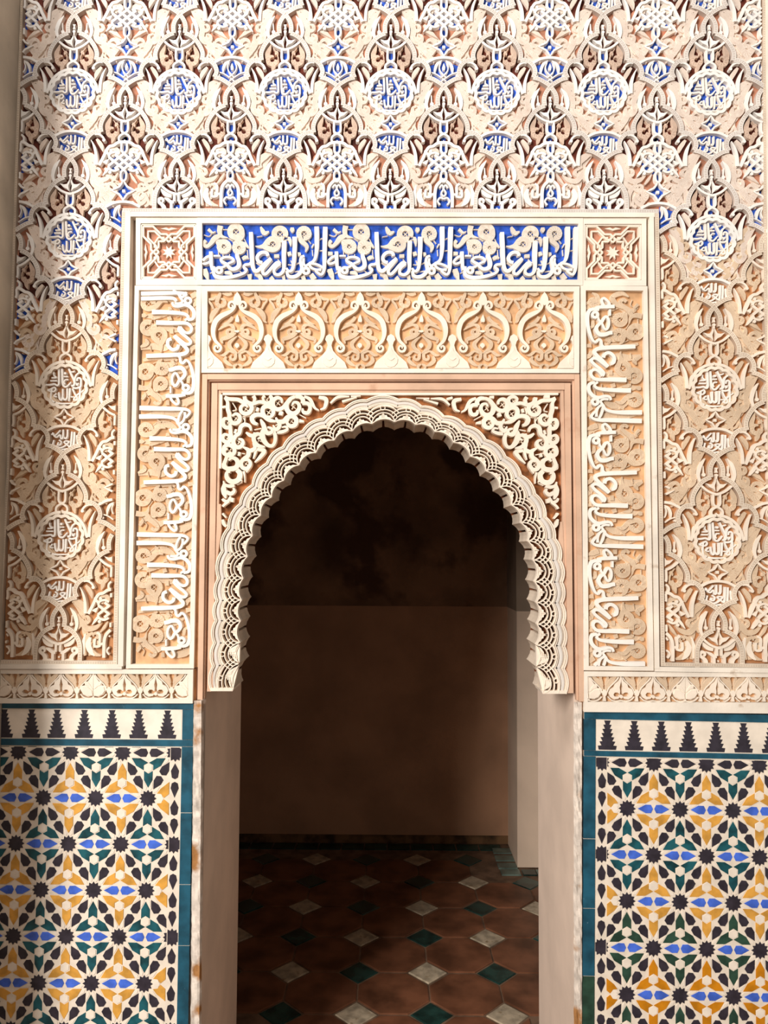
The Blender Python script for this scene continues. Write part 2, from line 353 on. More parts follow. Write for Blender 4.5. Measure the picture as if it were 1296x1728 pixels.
# ------------------------------------------------------------------ stroke libraries
# letters of the long inscription, traced over one repeat; unit frame 212 x 95
def z1(*a): return [(x / 9.97 - 13, y / 9.97 - 5) for x, y in a]
def z2(*a): return [(x / 9.97 + 97, y / 9.97 - 5) for x, y in a]
UNIT_LETTERS = [
 (z1((275, 525), (278, 640), (285, 760), (300, 840)), [6.5, 7, 6.5, 5]), (z1((262, 600), (200, 625), (135, 700), (170, 735), (235, 715), (268, 690)), 4.6),
 (z1((325, 600), (432, 600)), 3.4),
 (z1((335, 780), (322, 870), (345, 935), (420, 968), (520, 972), (640, 958), (760, 925), (850, 885), (885, 835)), [4.5, 6, 7.5, 7, 6.5, 6, 5, 4]),
 (z1((885, 840), (830, 790), (855, 752), (930, 740), (965, 700)), 5),
 (z1((438, 800), (500, 785), (552, 742), (610, 712), (655, 690), (655, 655), (590, 622), (500, 625), (445, 665), (470, 700), (540, 740), (580, 790), (640, 826), (705, 812), (748, 765), (745, 680), (722, 620), (715, 565)), [4, 4, 4.2, 4.5, 4.5, 5, 5.5, 6, 7, 8, 7.5, 7]),
 (z1((950, 195), (958, 400), (965, 600), (985, 800), (1040, 862), (1110, 815), (1190, 730), (1290, 640)), [7.5, 8, 8, 7.5, 7, 6.5, 6]),
 (z1((1238, 600), (1215, 548), (1140, 540), (1080, 580), (1055, 640), (1085, 700), (1140, 715)), 6.2),
 (z2((195, 650), (130, 730), (60, 820), (52, 885), (95, 912), (160, 855), (235, 765), (300, 712), (345, 735)), 5.6),
 (z2((345, 735), (275, 790), (240, 850), (258, 905), (320, 922), (378, 885), (408, 810), (408, 600), (415, 345)), [5, 5, 5.5, 6, 7, 8, 8.5, 8.5]),
 (z2((592, 275), (590, 480), (572, 740), (540, 845), (490, 862), (452, 810)), [9, 8, 7.5, 6, 4]),
 (z2((755, 600), (700, 625), (688, 700), (712, 800), (690, 880), (620, 945), (540, 962), (478, 935), (458, 860)), [4.5, 5, 6, 6.5, 7, 7, 6, 5]),
 (z2((740, 640), (738, 720), (775, 770), (835, 735), (925, 735), (1010, 765), (1062, 800)), 4.2),
 (z2((960, 100), (962, 300), (958, 500), (935, 640), (890, 705), (835, 735), (870, 800), (950, 835), (1035, 835)), [8.5, 8.5, 8, 6, 5, 4.5, 4.5]),
 (z2((1105, 105), (1100, 300), (1092, 600), (1085, 830), (1040, 918), (975, 885), (940, 850)), [8.5, 9, 8, 8, 7, 5, 4])]
UNIT_RINGS = [(z1((415, 845))[0], 4.6, 4.6), (z2((782, 855))[0], 4.8, 4.6)]
UNIT_VINES = [  # (centre, radius, width, start angle, sweep, tail)
 (z1((690, 175))[0], 10, 9.5, 100, -330, z1((790, 250), (720, 330), (640, 370))), (z1((490, 430))[0], 8.5, 8.5, 210, -320, z1((380, 350), (400, 420))),
 (z1((745, 448))[0], 7.8, 8.5, 240, 320, z1((860, 400), (905, 450))), (z2((340, 210))[0], 10, 9, 60, 330, z2((300, 300), (360, 340))),
 (z2((215, 385))[0], 9.5, 9, 90, 300, z2((60, 430), (-10, 440))), (z2((745, 205))[0], 9, 8.5, 140, 300, z2((700, 330), (790, 420), (770, 520)))]
UNIT_BLADES = [(z1((430, 70), (415, 170), (450, 250), (560, 280)), [9, 8, 5, 1]), (z1((460, 230), (340, 280), (270, 370), (200, 425), (150, 380), (185, 320)), [3, 9, 8, 6, 6, 5]),
 (z1((225, 130), (300, 190), (350, 165)), [5, 4, 1]), (z1((130, 545), (210, 545)), [6, 5]), (z1((160, 810), (180, 880), (225, 1000)), [8, 9, 2]), (z1((500, 870), (600, 880), (620, 930)), [4, 6, 3]),
 (z1((800, 640), (860, 610), (905, 630)), [5, 7, 2]), (z1((920, 900), (930, 1000)), [8, 4]), (z1((1010, 900), (1090, 930), (1120, 1000)), [4, 7, 7]), (z1((1110, 90), (1150, 170), (1180, 200), (1250, 170)), [3, 7, 7, 2]),
 (z1((1090, 250), (1092, 260)), [9, 9]), (z1((1020, 420), (1090, 430), (1170, 410), (1230, 330)), [1, 5, 8, 8]), (z2((545, 100), (545, 140), (545, 190)), [5, 8, 1]), (z2((280, 560), (282, 620)), [8, 8]),
 (z2((470, 290), (500, 290), (520, 420)), [6, 5, 1]), (z2((465, 560), (530, 540)), [7, 6]), (z2((860, 900), (920, 990)), [8, 9]), (z2((720, 930), (750, 1000)), [7, 6]), (z2((180, 950), (230, 1000)), [7, 5]), (z2((390, 920), (410, 1000)), [6, 4]),
 (z2((880, 410), (900, 420)), [7, 7]), (z2((1160, 830), (1210, 920)), [7, 3]), (z2((640, 560), (690, 550)), [7, 4])]
UNIT_STEMS = [z1((150, 220), (240, 245), (300, 170)), z1((470, 130), (560, 130)), z1((360, 350), (390, 480), (395, 580)), z1((560, 280), (640, 330)), z1((470, 550), (470, 610)), z1((580, 550), (580, 610)), z1((880, 480), (890, 600)),
 z1((740, 830), (800, 880)), z1((250, 880), (330, 840)), z1((1030, 700), (1120, 760)), z1((830, 290), (870, 370)), z2((400, 320), (470, 300)), z2((610, 720), (660, 700)), z2((790, 280), (860, 370)), z2((990, 300), (1050, 280)), z2((1000, 490), (1050, 490)), z2((470, 730), (540, 730), (520, 660)), z2((580, 850), (670, 840)), z2((880, 480), (890, 580)), z2((300, 640), (350, 700))]
def za(*a): return [((x - 645) / 13.5, (y - 645) / 13.5) for x, y in a]     # medallion text, centre = 0,0
MED = [(za((900, 520), (905, 465), (945, 448), (985, 475), (990, 560), (985, 640), (930, 672), (860, 682), (805, 668)), 3.4), (za((880, 560), (905, 620), (935, 560)), 2.4),
 (za((708, 240), (768, 370), (830, 500), (845, 570), (828, 620), (775, 632)), 3.8), (za((955, 325), (885, 385), (852, 470), (850, 560)), [3, 3.4, 3.4]), (za((770, 315), (820, 310), (850, 290)), 2.4),
 (za((557, 240), (568, 400), (578, 560), (602, 632), (660, 652), (720, 605), (770, 540)), [4, 3.8, 3.8, 3.6, 2]), (za((705, 490), (645, 490), (612, 540), (632, 600)), 2.6), (za((600, 420), (700, 420)), 2.6),
 (za((488, 240), (495, 420), (495, 600), (450, 622), (400, 592), (300, 608), (200, 608)), [3.8, 3.8, 3.6, 3.4, 3.2]), (za((380, 320), (385, 400), (440, 445), (330, 452)), 2.6), (za((300, 515), (455, 515)), 2.8),
 (za((250, 730), (330, 700), (400, 665), (430, 715), (385, 762), (290, 748), (250, 730)), 2.7), (za((340, 700), (328, 850), (335, 945), (410, 1005)), 3), (za((440, 1022), (600, 1035), (830, 1025)), [3.6, 3, 1.6]),
 (za((450, 800), (400, 870), (470, 885)), 2.4), (za((500, 780), (515, 900), (550, 955), (588, 900), (590, 700)), 3.4), (za((590, 900), (640, 948), (688, 900), (690, 690)), 3.4), (za((752, 685), (745, 850), (738, 985)), [3.6, 3.4, 2.4]),
 (za((810, 700), (865, 820), (918, 895), (905, 955), (840, 945), (890, 870), (960, 800)), 2.9), (za((978, 665), (978, 850), (962, 965)), 3.2), (za((770, 882), (845, 882)), 2.2), (za((1000, 780), (1060, 730)), 2)]
def zc(*a): return [((x - 585) / 18.51, y / 18.51 + 200.5) for x, y in a]     # cartouche text, cell frame
CART = [(zc((912, 250), (905, 480), (888, 690)), 2.9), (zc((832, 240), (815, 550), (800, 675), (755, 700), (690, 640), (600, 570), (650, 530), (755, 548), (700, 610), (615, 690), (480, 742), (375, 700), (262, 650), (290, 500)), [2.9, 2.9, 2.5, 2.3, 2.3, 2.3, 2.6, 2.9, 2.4]),
 (zc((700, 175), (692, 395), (650, 455), (600, 425)), 2.7), (zc((568, 175), (560, 420), (505, 462), (468, 340), (385, 412), (300, 385), (250, 280), (222, 350)), [2.7, 2.7, 2.4, 2.2, 2.4]), (zc((482, 195), (400, 290), (312, 380)), 2),
 (zc((440, 500), (515, 560), (480, 650), (400, 645), (435, 575)), 2.3), (zc((510, 802), (700, 770)), 2.2), (zc((985, 350), (1015, 640)), 2.2)]
def mir(pts): return [(-x, y) for x, y in pts]
BSEG = [[(0, 0), (7.3, 10.6), (10.3, 21), (9.5, 33.3)], [(9.5, 33.3), (17, 36.4), (25.4, 42.3), (33.7, 53), (38.8, 63.5), (40.2, 72), (38.8, 80.6)],
        [(38.8, 80.6), (45, 79.6), (53.8, 82.4), (61.4, 90.4), (64.1, 101), (60.6, 110.4)], [(60.6, 110.4), (70.5, 113), (81, 119), (89.5, 125.2)]]
BSEG_BOT = [BSEG[0], [(9.5, 33.3), (17, 36.4), (25, 42.3), (32, 52), (35.6, 63), (36.5, 75), (36.5, 92)]]
def band(b, side, segs, h):
    for s_ in segs: b.rib(s_ if side > 0 else mir(s_), 6.9, h, slope=.5)
def both(b, pts, w, h=8.5, **k):
    b.rib(pts, w, h, **k); b.rib(mir(pts), w, h + .15, **k)
def m_low(b, s_):
    for pts, w_ in (((30, 6), (41, 26), (52, 44), (62, 62), (72, 80)), 9), (((56, 14), (68, 30), (82, 44)), [4, 9, 4]), (((70, 112), (56, 132), (50, 152), (46, 172), (30, 192)), 9), (((40, 180), (38, 206)), 6):
        b.rib([(s_ * x, y) for x, y in pts], w_, 3)
def m_curl(b, s_):
    if 1:
        b.rib([(s_ * x, y) for x, y in ((50, 85), (45, 84), (39.5, 86), (35.5, 90), (34, 93))], [1.5, 2.5, 3, 3.2, 3], 8.7); b.disc(s_ * 34.3, 94.2, 3, 8.8)
def m_vee(b, leg):
    both(b, [(56, 94), (51, 104), (47.2, 118), (46, 137)], [1, 4, 4.8, 5], 8.6)
    if leg:
        pts = [(43.5, 138)] + [(41.4 * cos(radians(a)), 137.6 + 41.4 * sin(radians(a))) for a in range(-8, -96, -10)]
        both(b, pts, 4.6, 8.3)
    else:
        both(b, [(41.5, 137.5), (34, 122.5), (29.5, 111.8), (24.5, 105.2), (18, 103.6), (11.5, 99), (5, 97.4), (0, 97.4)], 4.8, 8.3)
def m_links(b, y0=60):
    both(b, [(-5.4, y0), (-5.4, 77), (-1, 81.5), (5, 84.6), (9, 89), (8.8, 95), (4, 98.6)], 3.4, 8.2)
    b.fill([(0, 91.5), (3, 95.5), (0, 97.5), (-3, 95.5)], 6)
def m_flower(b):
    for s_ in (1, -1):
        b.fill([(s_ * x, y) for x, y in ((1.6, 57), (5.6, 52.5), (11.5, 50), (18, 43), (11, 45), (5.4, 44), (2.3, 38.5), (.5, 34), (.5, 40), (2.8, 47.5))], 8)
    both(b, [(25, 47.5), (16, 55), (7, 59.5), (-3, 62)], 3.6, 8.4)
    b.disc(0, 30, 2.8, 8.4); b.fill([(-2.8, 17), (2.8, 17), (1.2, 21), (2.5, 26), (-2.5, 26), (-1.2, 21)], 8)
    b.rib([(0, 31), (0, 36)], 2.4, 8)
def m_archleaf(b, s_):
    b.leafspiral(s_ * 22, 78, 8.2, 7.4, 180 if s_ > 0 else 0, -300 * s_ if s_ > 0 else 300, None)
    b.rib([(s_ * x, y) for x, y in ((29.5, 76), (29.5, 67), (26.5, 59), (24, 51.5))], [7.4, 8, 6, 1], 6)
    b.rib([(s_ * x, y) for x, y in ((19, 86), (20, 92), (22, 98.5))], [7, 6, 1], 6)
    b.rib([(s_ * x, y) for x, y in ((13, 82), (11.6, 74), (15, 65), (20, 58))], [1, 1.6, 1.6, 1], 6.5)
    b.rib([(s_ * x, y) for x, y in ((12, 64), (15, 66), (16.5, 70))], [4.5, 5, 1], 6)
def m_horn(b, s_):
    b.rib([(s_ * x, y) for x, y in ((18, 2), (26, 14), (29.6, 28), (27.8, 38), (25, 43))], [1, 6, 6.4, 5, 4], 8)
    b.disc(s_ * 20, 29, 3.4, 6); b.rib([(s_ * 21, 14), (s_ * 20, 27)], 1.6, 6)
def m_kinkleaf(b, s_):
    b.rib([(s_ * x, y) for x, y in ((47.5, 91), (43, 97), (38.8, 104), (36.5, 113))], [4, 7, 6.5, 1], 6)
def m_scroll1(b, s_):      # leaf beside the medallion
    b.rib([(s_ * x, y) for x, y in ((71, 117), (64, 125), (57.5, 135), (52, 147), (51.5, 158), (53, 166), (46, 173.5), (38, 170), (37.6, 161.5), (43.5, 159))], [2, 7, 9.5, 9.5, 8.5, 8, 7.5, 7, 6, 2.5], 6)
    b.rib([(s_ * x, y) for x, y in ((54, 131), (61, 121), (59, 114))], [6, 5, 1], 6)
def m_scroll2(b, s_):      # curled leaf above the cartouche
    b.leafspiral(s_ * 26.5, 187, 8.4, 8, -70 if s_ > 0 else 250, 310 * s_, [(s_ * 33, 178), (s_ * 42, 175.5)], [8, 2])
    b.rib([(s_ * x, y) for x, y in ((24, 196), (27, 202), (29, 209))], [7, 5, 1], 6)
    b.disc(s_ * 15.4, 201, 3.1, 6); b.rib([(s_ * 40, 190), (s_ * 42, 203), (s_ * 36, 208)], [1.5, 4.5, 4], 6)
def m_scroll3(b, s_):      # big curl beside the arch shoulder
    b.rib([(s_ * x, y) for x, y in ((31, 34), (40, 41), (49, 48), (54, 57), (60, 63.5), (69, 63), (75, 55.5), (74, 46.5), (66.5, 42.5), (60.5, 47), (61, 52.5))], [2, 8, 9, 10, 10, 9.5, 8.5, 7.5, 7, 5.5, 2], 6)
    b.rib([(s_ * x, y) for x, y in ((57, 62), (63, 70), (70, 77), (73, 83))], [6, 9, 7, 1], 6)
    b.rib([(s_ * x, y) for x, y in ((49, 68), (56, 76), (64, 80))], [1.5, 4, 1.5], 6)
    b.rib([(s_ * x, y) for x, y in ((56, 27), (67, 31), (79, 40))], [2, 6, 1], 6)
def m_scroll4(b, s_):      # small curl beside the arch point
    b.leafspiral(s_ * 43, 21, 6.4, 6.4, 180 if s_ > 0 else 0, -300 * s_, None)
    b.rib([(s_ * x, y) for x, y in ((20, -7), (30, -8.5), (38, -2), (41, 8), (38, 15))], [1.5, 6, 8, 8, 5], 6)
    b.rib([(s_ * x, y) for x, y in ((37, 28), (30, 35))], [5, 7], 6)
def m_ring(b):
    pts = [((34.4 + 2.5 * abs(sin(8 * t))) * cos(t), 137.6 + (33.6 + 2.5 * abs(sin(8 * t))) * sin(t)) for t in [2 * pi * i / 112 for i in range(112)]]
    b.rib(pts, 5.0, 9, closed=True, sm=False)
def m_text(b, strokes, dy, h=7.5, dx=0):
    for i, (pts, w_) in enumerate(strokes): b.rib([(x + dx, y + dy) for x, y in pts], w_, h + .12 * (i % 5), step=1.7, slope=.25)
def m_star(b, cy, rx, ry, w_):
    P = []
    for i in range(8):
        a = pi / 4 * i; r = (rx if i % 4 == 0 else ry) if i % 2 == 0 else .56 * ry
        P.append((r * cos(a), cy + r * sin(a)))
    b.rib([p for i in range(8) for p in [P[i], ((P[i][0] + P[(i + 1) % 8][0]) / 2, (P[i][1] + P[(i + 1) % 8][1]) / 2)]], w_, 8.4, closed=True, sm=False)
    b.fill([(2.6, cy - 2.6), (2.6, cy + 2.6), (-2.6, cy + 2.6), (-2.6, cy - 2.6)], 6)
def m_caparc(b, y, dy=7): b.rib([(-29, y + dy + 2), (-15, y + 2), (0, y), (15, y + 2), (29, y + dy + 2)], 4.2, 8.5)
def m_knot(b):
    cy = 131; a, c_ = 8, 6.5
    def ln(p, q_, i): b.rib([(p[0] * a, cy + p[1] * c_), (q_[0] * a, cy + q_[1] * c_)], 4.2, 8.2 + .3 * i)
    for i, (p, q_) in enumerate((((-1.9, 1.9), (1.9, -1.9)), ((-.3, 2.3), (3.2, -1.2)), ((-3.2, 1.2), (.3, -2.3)), ((-1.9, -1.9), (1.9, 1.9)), ((-.3, -2.3), (3.2, 1.2)), ((-3.2, -1.2), (.3, 2.3)))): ln(p, q_, (0, 1, 2, 1, 2, 0)[i])
    for s_ in (1, -1):
        for t_ in (1, -1):
            b.rib([(s_ * x * a, cy + t_ * y * c_) for x, y in ((1.0, 2.0), (1.9, 2.5), (2.9, 2.1), (3.2, 1.2))], 3.6, 8)
        b.rib([(s_ * x, cy + y) for x, y in ((24, 10), (30, 18), (35, 25))], [4, 4.5, 1], 8); b.rib([(s_ * x, cy + y) for x, y in ((24, -10), (29, -16), (32, -20))], [4, 4, 2.5], 8)
        b.disc(s_ * 23, cy + 19, 3, 8); b.disc(s_ * 22, cy - 19, 2.8, 8); b.fill([(s_ * 25, cy - 5), (s_ * 30, cy - 3), (s_ * 37, cy + 1), (s_ * 29, cy + 5)], 7)
    both(b, [(4.4, 99), (4.4, 112), (0, 117)], 3.3, 8)
    both(b, [(0, 146), (4.2, 150), (4.2, 161), (0, 166)], 3.2, 8)
def m_lobeleaf(b, s_):
    b.leafspiral(s_ * 17.5, 113.5, 6, 5.6, 90, -290 * s_, None); b.rib([(s_ * x, y) for x, y in ((10, 119), (10.5, 110), (15, 106))], [5, 5, 2], 6)
def m_bell(b):
    m_caparc(b, 200.5, 7)
    for s_ in (1, -1):
        b.rib([(s_ * x, y) for x, y in ((3, 204.5), (11, 210.5), (14.5, 219), (15, 228))], [1, 5, 4.5, 1], 6)
        b.rib([(s_ * x, y) for x, y in ((5, 208), (7.6, 215), (6, 223), (1, 229))], 1.8, 6)
        b.rib([(s_ * x, y) for x, y in ((24, 225), (14, 228), (5, 234), (-4, 241))], 1.9, 6)
        b.disc(s_ * 22, 231, 2.4, 7)
    b.fill([(0, 209), (2.8, 216), (1.6, 222), (-1.6, 222), (-2.8, 216)], 6)
    b.rib([(-5, 227), (5, 236)], 1.6, 7); b.rib([(5, 227), (-5, 236)], 1.6, 7.2)
def m_abot(b):
    for s_ in (1, -1):
        b.rib([(s_ * x, y) for x, y in ((3.6, 61), (3.6, 74))], 3.8, 8.2); b.rib([(s_ * x, y) for x, y in ((4, 75), (9, 74.5), (14, 71), (20, 68))], [5, 5, 5, 1.5], 8)
        b.rib([(s_ * 8.4, 76), (s_ * 8.4, 92)], 4.4, 8.1); b.rib([(s_ * x, y) for x, y in ((10, 89), (18, 88), (28, 90))], [4, 4, 2], 7)
        b.leafspiral(s_ * 26, 72, 4.6, 5, 90, 300 * s_, [(s_ * 24, 79), (s_ * 21, 85), (s_ * 25, 90)], [7, 7, 3]); b.rib([(s_ * x, y) for x, y in ((9, 64), (16, 62), (22, 58), (27, 51))], [5, 7, 6, 1], 6)
    b.disc(0, 83, 1.8, 3)
def m_bfill(b, s_):
    def r(pts, w_, h=6): b.rib([(s_ * x, y) for x, y in pts], w_, h)
    r(((20, 152), (30, 160), (43, 162), (53, 151), (60, 138)), [2, 8, 9, 8, 2]); r(((34, 168), (44, 176), (49, 190), (46, 206)), [3, 8, 8, 4]); r(((20, 206), (30, 203), (38, 194), (36, 184)), [2, 7, 6, 2])
    b.leafspiral(s_ * 30, 173, 4.6, 5, 90, 300 * s_); r(((10, 150), (16, 160), (22, 168)), [2, 5, 2]); r(((48, 132), (58, 122), (70, 114)), [6, 8, 3]); r(((22, 192), (26, 184), (30, 182)), [3, 5, 3], 5)
def m_bbot(b):
    both(b, [(14.5, 209), (14.5, 184), (12, 172), (6, 165), (0, 160)], 5, 8.2)
    both(b, [(17, 186), (22, 186), (22, 172), (27, 168)], 4, 7.6); both(b, [(22, 186), (22, 190), (30, 190), (30, 178)], 4, 7.4)
    both(b, [(7, 175), (3, 170), (0, 176), (4, 184), (0, 190)], 2.6, 7); both(b, [(0, 194), (6, 192), (10, 198), (6, 204)], 2.8, 7)
    for s_ in (1, -1):
        b.rib([(s_ * x, y) for x, y in ((38, 176), (41, 188), (36, 200), (30, 206))], [4, 9, 9, 2], 6); b.rib([(s_ * x, y) for x, y in ((46, 170), (49, 186), (48, 204))], [2, 6, 3], 6)
# ------------------------------------------------------------------ lattice field
W_ = .14314; H_ = .1998; LX0 = -.43; LY0 = -.6131
SX, SY = W_ / 179 * D, H_ / 251.5 * D
def cellpos(k, j): return (LX0 + k * W_) * D, EYE - (LY0 + (j) * H_) * D + 137.6 * SY   # top crossing of column k, row j
def cf(x, y): return x * SX, -y * SY
lat = thing('carved_lattice_panel', 'white carved stucco field of interlaced pointed arches and inscribed medallions above and beside the doorway', 'wall panel', (0, 0, 0))
YF = pl(656, 359)[1]; YBL = pl(100, 1119)[1]; YBR = pl(1200, 1122)[1]
XB = lambda k: (LX0 + k * W_) * D
gx0, gx1 = XS + .002, 1.12; ILx, IRx = (pl(210, 350)[0] + pl(197, 1110)[0]) / 2, (pl(1108, 350)[0] + pl(1118, 1110)[0]) / 2
# ground plates
def plate(name, x0, x1, z0, z1, m, y0=WF, y1=0, parent=None): return box(name, x0, x1, y1, y0, z0, z1, m, parent)
plate('ground', gx0, gx1, YF - .005, 3.28, GROUNDU, parent=lat, y1=.0)
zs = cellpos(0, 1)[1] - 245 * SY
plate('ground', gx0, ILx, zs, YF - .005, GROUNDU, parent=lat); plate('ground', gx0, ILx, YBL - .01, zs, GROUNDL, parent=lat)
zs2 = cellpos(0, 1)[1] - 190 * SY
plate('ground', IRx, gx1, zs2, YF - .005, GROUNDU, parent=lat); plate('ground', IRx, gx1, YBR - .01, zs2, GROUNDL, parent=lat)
cache = {}; nleaf = [0]; leftover = []
def put(part, key, fn, m, k, j, box_=BIG, boxf=None, bk=None, parent=None, stuffable=False, label=None):
    kk = (key, bk, m.name)
    if kk not in cache:
        b = MB(cf, box_, boxf); fn(b); cache[kk] = b.mesh(part, m) if b.fc else None
    me = cache[kk]
    if me is None: return None
    X, Z = cellpos(k, j)
    o = link(part, me, parent or lat, (X, 0, Z), label); return o
def paint(b, poly, h=.35): b.fill(poly, h, 0, 0)
ARCHIN = [(0, 8), (7, 26), (8, 35), (18, 40), (28, 48), (36, 62), (37.5, 80), (45, 84), (56, 88), (60, 98), (47, 137), (40, 118), (28, 104), (0, 97)]
ARCHB = [(0, 8), (7, 26), (8, 35), (18, 40), (28, 48), (34, 62), (36, 92)]
def sym(p): return p + [(-x, y) for x, y in reversed(p)]
def p_arch(b): paint(b, sym(ARCHIN))
def p_archb(b): paint(b, sym(ARCHB))
def p_med(b): b.disc(0, 137.6, 35, .4, 0, 24)
def p_cart(b): paint(b, [(-28, 212), (0, 203), (28, 212), (29, 230), (26, 237), (0, 249), (-26, 237), (-29, 230)], .4)
def p_star(cy, r): return lambda b: b.fill([(r, cy), (0, cy + r), (-r, cy), (0, cy - r)], .4, 0, 0)
def p_knot(b):
    b.fill([(25, 131), (21, 144), (0, 149), (-21, 144), (-25, 131), (-21, 118), (0, 113), (21, 118)], .45, 0, 0); b.slab(-3.5, 84, 3.5, 113, .5); b.slab(-3, 146, 3, 168, .5)
def p_lobe(b): paint(b, sym([(0, 98), (20, 104), (28, 112), (32, 124), (22, 122), (0, 118)]), .4)
def p_bbot(b): b.slab(-13, 172, 13, 209, .45); b.slab(-3, 147, 3, 168, .5)
def p_sq(b): b.slab(-6.3, 77, 6.3, 89, .5)
def p_ogee(b): b.slab(-3, 62, 3, 95, .5)
def cell(kind, k, j, painted=True, box_=BIG, boxf=None, bk=None, rows='all', extra=True):
    A = dict(box_=box_, boxf=boxf, bk=bk)
    lf = LEAFU if painted else LEAF
    RD, BD = (RIDGEU, BANDU) if painted else (RIDGE, BAND)
    ylim = 'bot' if rows == 'bot' else 'all'
    segs = BSEG_BOT if ylim == 'bot' else BSEG
    if rows != 'foot':
        for s_ in (1, -1): put('interlace_band', ('band', s_, ylim, kind), lambda b: band(b, s_, segs, 9 + (.4 if s_ > 0 else 0) + (.2 if kind == 'A' else 0)), BD, k, j, **A)
        put('flower_motif', 'flower', m_flower, RD, k, j, **A)
        for s_ in (1, -1):
            put('horn_leaf', ('horn', s_), lambda b: m_horn(b, s_), RD, k, j, **A)
            nm = 'curled_leaf'
            if ylim == 'all': put('low_foliage', ('lowf', s_), lambda b: m_low(b, s_), lf, k, j, **A)
            put(nm, ('s4', s_), lambda b: m_scroll4(b, s_), lf, k, j, **A)
            if ylim == 'all':
                put(nm, ('al', s_), lambda b: m_archleaf(b, s_), lf if not painted else LEAFD, k, j, **A)
                put(nm, ('s3', s_), lambda b: m_scroll3(b, s_), lf, k, j, **A)
                leafs3[0] += 3
        if ylim == 'bot':
            put('stem_motif', 'abot', m_abot, RD, k, j, **A)
            if painted: put('maroon_ground', 'p_archb', p_archb, MAROON, k, j, **A); put('blue_ground', 'p_sq', p_sq, BLUE, k, j, **A)
            return
        [put('curl', ('curl', s_), lambda b: m_curl(b, s_), RD, k, j, **A) for s_ in (1, -1)]
        put('vee_band', ('vee', kind), lambda b: m_vee(b, kind == 'A'), RD, k, j, **A)
        put('chain_link', 'links', m_links, RD, k, j, **A)
        if painted: put('maroon_ground', 'p_arch', p_arch, MAROON, k, j, **A); put('blue_ground', 'p_ogee', p_ogee, BLUE, k, j, **A)
        for s_ in (1, -1): put('curled_leaf', ('kl', s_), lambda b: m_kinkleaf(b, s_), lf, k, j, **A)
    if kind == 'A':
        if rows != 'foot':
            o = put('medallion', 'ring', m_ring, RD, k, j, **A)
            if o:
                me = cache.setdefault('medtext', None)
                if me is None: b = MB(cf); m_text(b, [(p_, [q_ * .85 for q_ in w_] if isinstance(w_, list) else w_ * .85) for p_, w_ in MED], 137.6, 5.5); b.disc(0, 137.6 - 21.7, 2.4, 7.6); me = cache['medtext'] = b.mesh('inscription', LETTER)
                link('inscription', me, o)
            if painted: put('blue_ground', 'p_med', p_med, BLUE, k, j, **A)
            for s_ in (1, -1): put('curled_leaf', ('s1', s_), lambda b: m_scroll1(b, s_), lf, k, j, **A)
        put('star_knot', 'starA', lambda b: m_star(b, 189.6, 16, 14, 2.9), RD, k, j, **A)
        for s_ in (1, -1): put('curled_leaf', ('s2', s_), lambda b: m_scroll2(b, s_), lf, k, j, **A)
        o = put('cartouche', 'carc', lambda b: m_caparc(b, 204), RD, k, j, **A)
        put('inscription', 'ctext', lambda b: m_text(b, CART, 0, 5.2, -.8), LETTER, k, j, **A)
        if painted and extra: put('blue_ground', 'p_starA', p_star(189.6, 11), BLUE, k, j, **A); put('blue_ground', 'p_cart', p_cart, BLUE, k, j, **A)
        elif painted: put('blue_ground', 'p_starA', p_star(189.6, 11), BLUE, k, j, **A)
    else:
        put('knot_motif', 'knot', m_knot, RD, k, j, **A)
        for s_ in (1, -1): put('curled_leaf', ('ll', s_), lambda b: m_lobeleaf(b, s_), lf, k, j, **A)
        if painted: put('blue_ground', 'p_knot', p_knot, BLUE, k, j, **A); put('maroon_ground', 'p_lobe', p_lobe, MAROON, k, j, **A)
        if rows == 'small':
            for s_ in (1, -1): put('curled_leaf', ('bf', s_), lambda b: m_bfill(b, s_), lf, k, j, **A)
            put('small_arch', 'bbot', m_bbot, RD, k, j, **A)
            if painted: put('blue_ground', 'p_bbot', p_bbot, BLUE, k, j, **A)
            return
        for s_ in (1, -1):
            put('curled_leaf', ('s1', s_), lambda b: m_scroll1(b, s_), lf, k, j, **A); put('curled_leaf', ('s2b', s_), lambda b: m_scroll2(b, s_), lf, k, j, **A)
        put('star_knot', 'starB', lambda b: m_star(b, 181, 19.5, 16.5, 3.1), RD, k, j, **A)
        put('bell_palmette', 'bell', m_bell, RD, k, j, **A)
        if painted: put('blue_ground', 'p_starB', p_star(181, 13), BLUE, k, j, **A); put('blue_ground', 'p_cartB', p_cart, BLUE, k, j, **A)
leafs3 = [0]
LEAFD = mat('hatched_plaster_stained', (230, 202, 180), kind='hatch', dark=(122, 74, 54), var=.12)
EL = (3.5, 1e9, -1e9, 1e9); 
for k in range(7):
    cell('A', k, -1, rows='foot'); cell('A', k, 0)
    if 1 <= k <= 5: cell('A', k, 1, rows='bot')
for k in range(-1, 7):
    kx = k + .5
    if k == -1: bx_, key = (3.2, 1e9, -1e9, 1e9), 'L'
    elif k == 6: bx_, key = (-1e9, -1.5, -1e9, 1e9), 'R'
    else: bx_, key = BIG, None
    cell('B', kx, -.5, box_=bx_, bk=key)
    if 1 <= k <= 4: cell('B', kx, .5, rows='small')
    elif k in (0, 5):
        e = -4.5 if k == 0 else 3.5; yl = 204
        bf = (lambda cy, e=e: (BIG if cy < yl else ((-1e9, e, -1e9, 1e9) if e < 0 else (e, 1e9, -1e9, 1e9))))
        cell('B', kx, .5, boxf=bf, bk=('lf', k))
        for s_ in (1, -1): put('curled_leaf', ('bf', s_), lambda b: m_bfill(b, s_), LEAFU, kx, .5, boxf=bf, bk=('lf', k))
    else: cell('B', kx, .5, box_=bx_, bk=key)
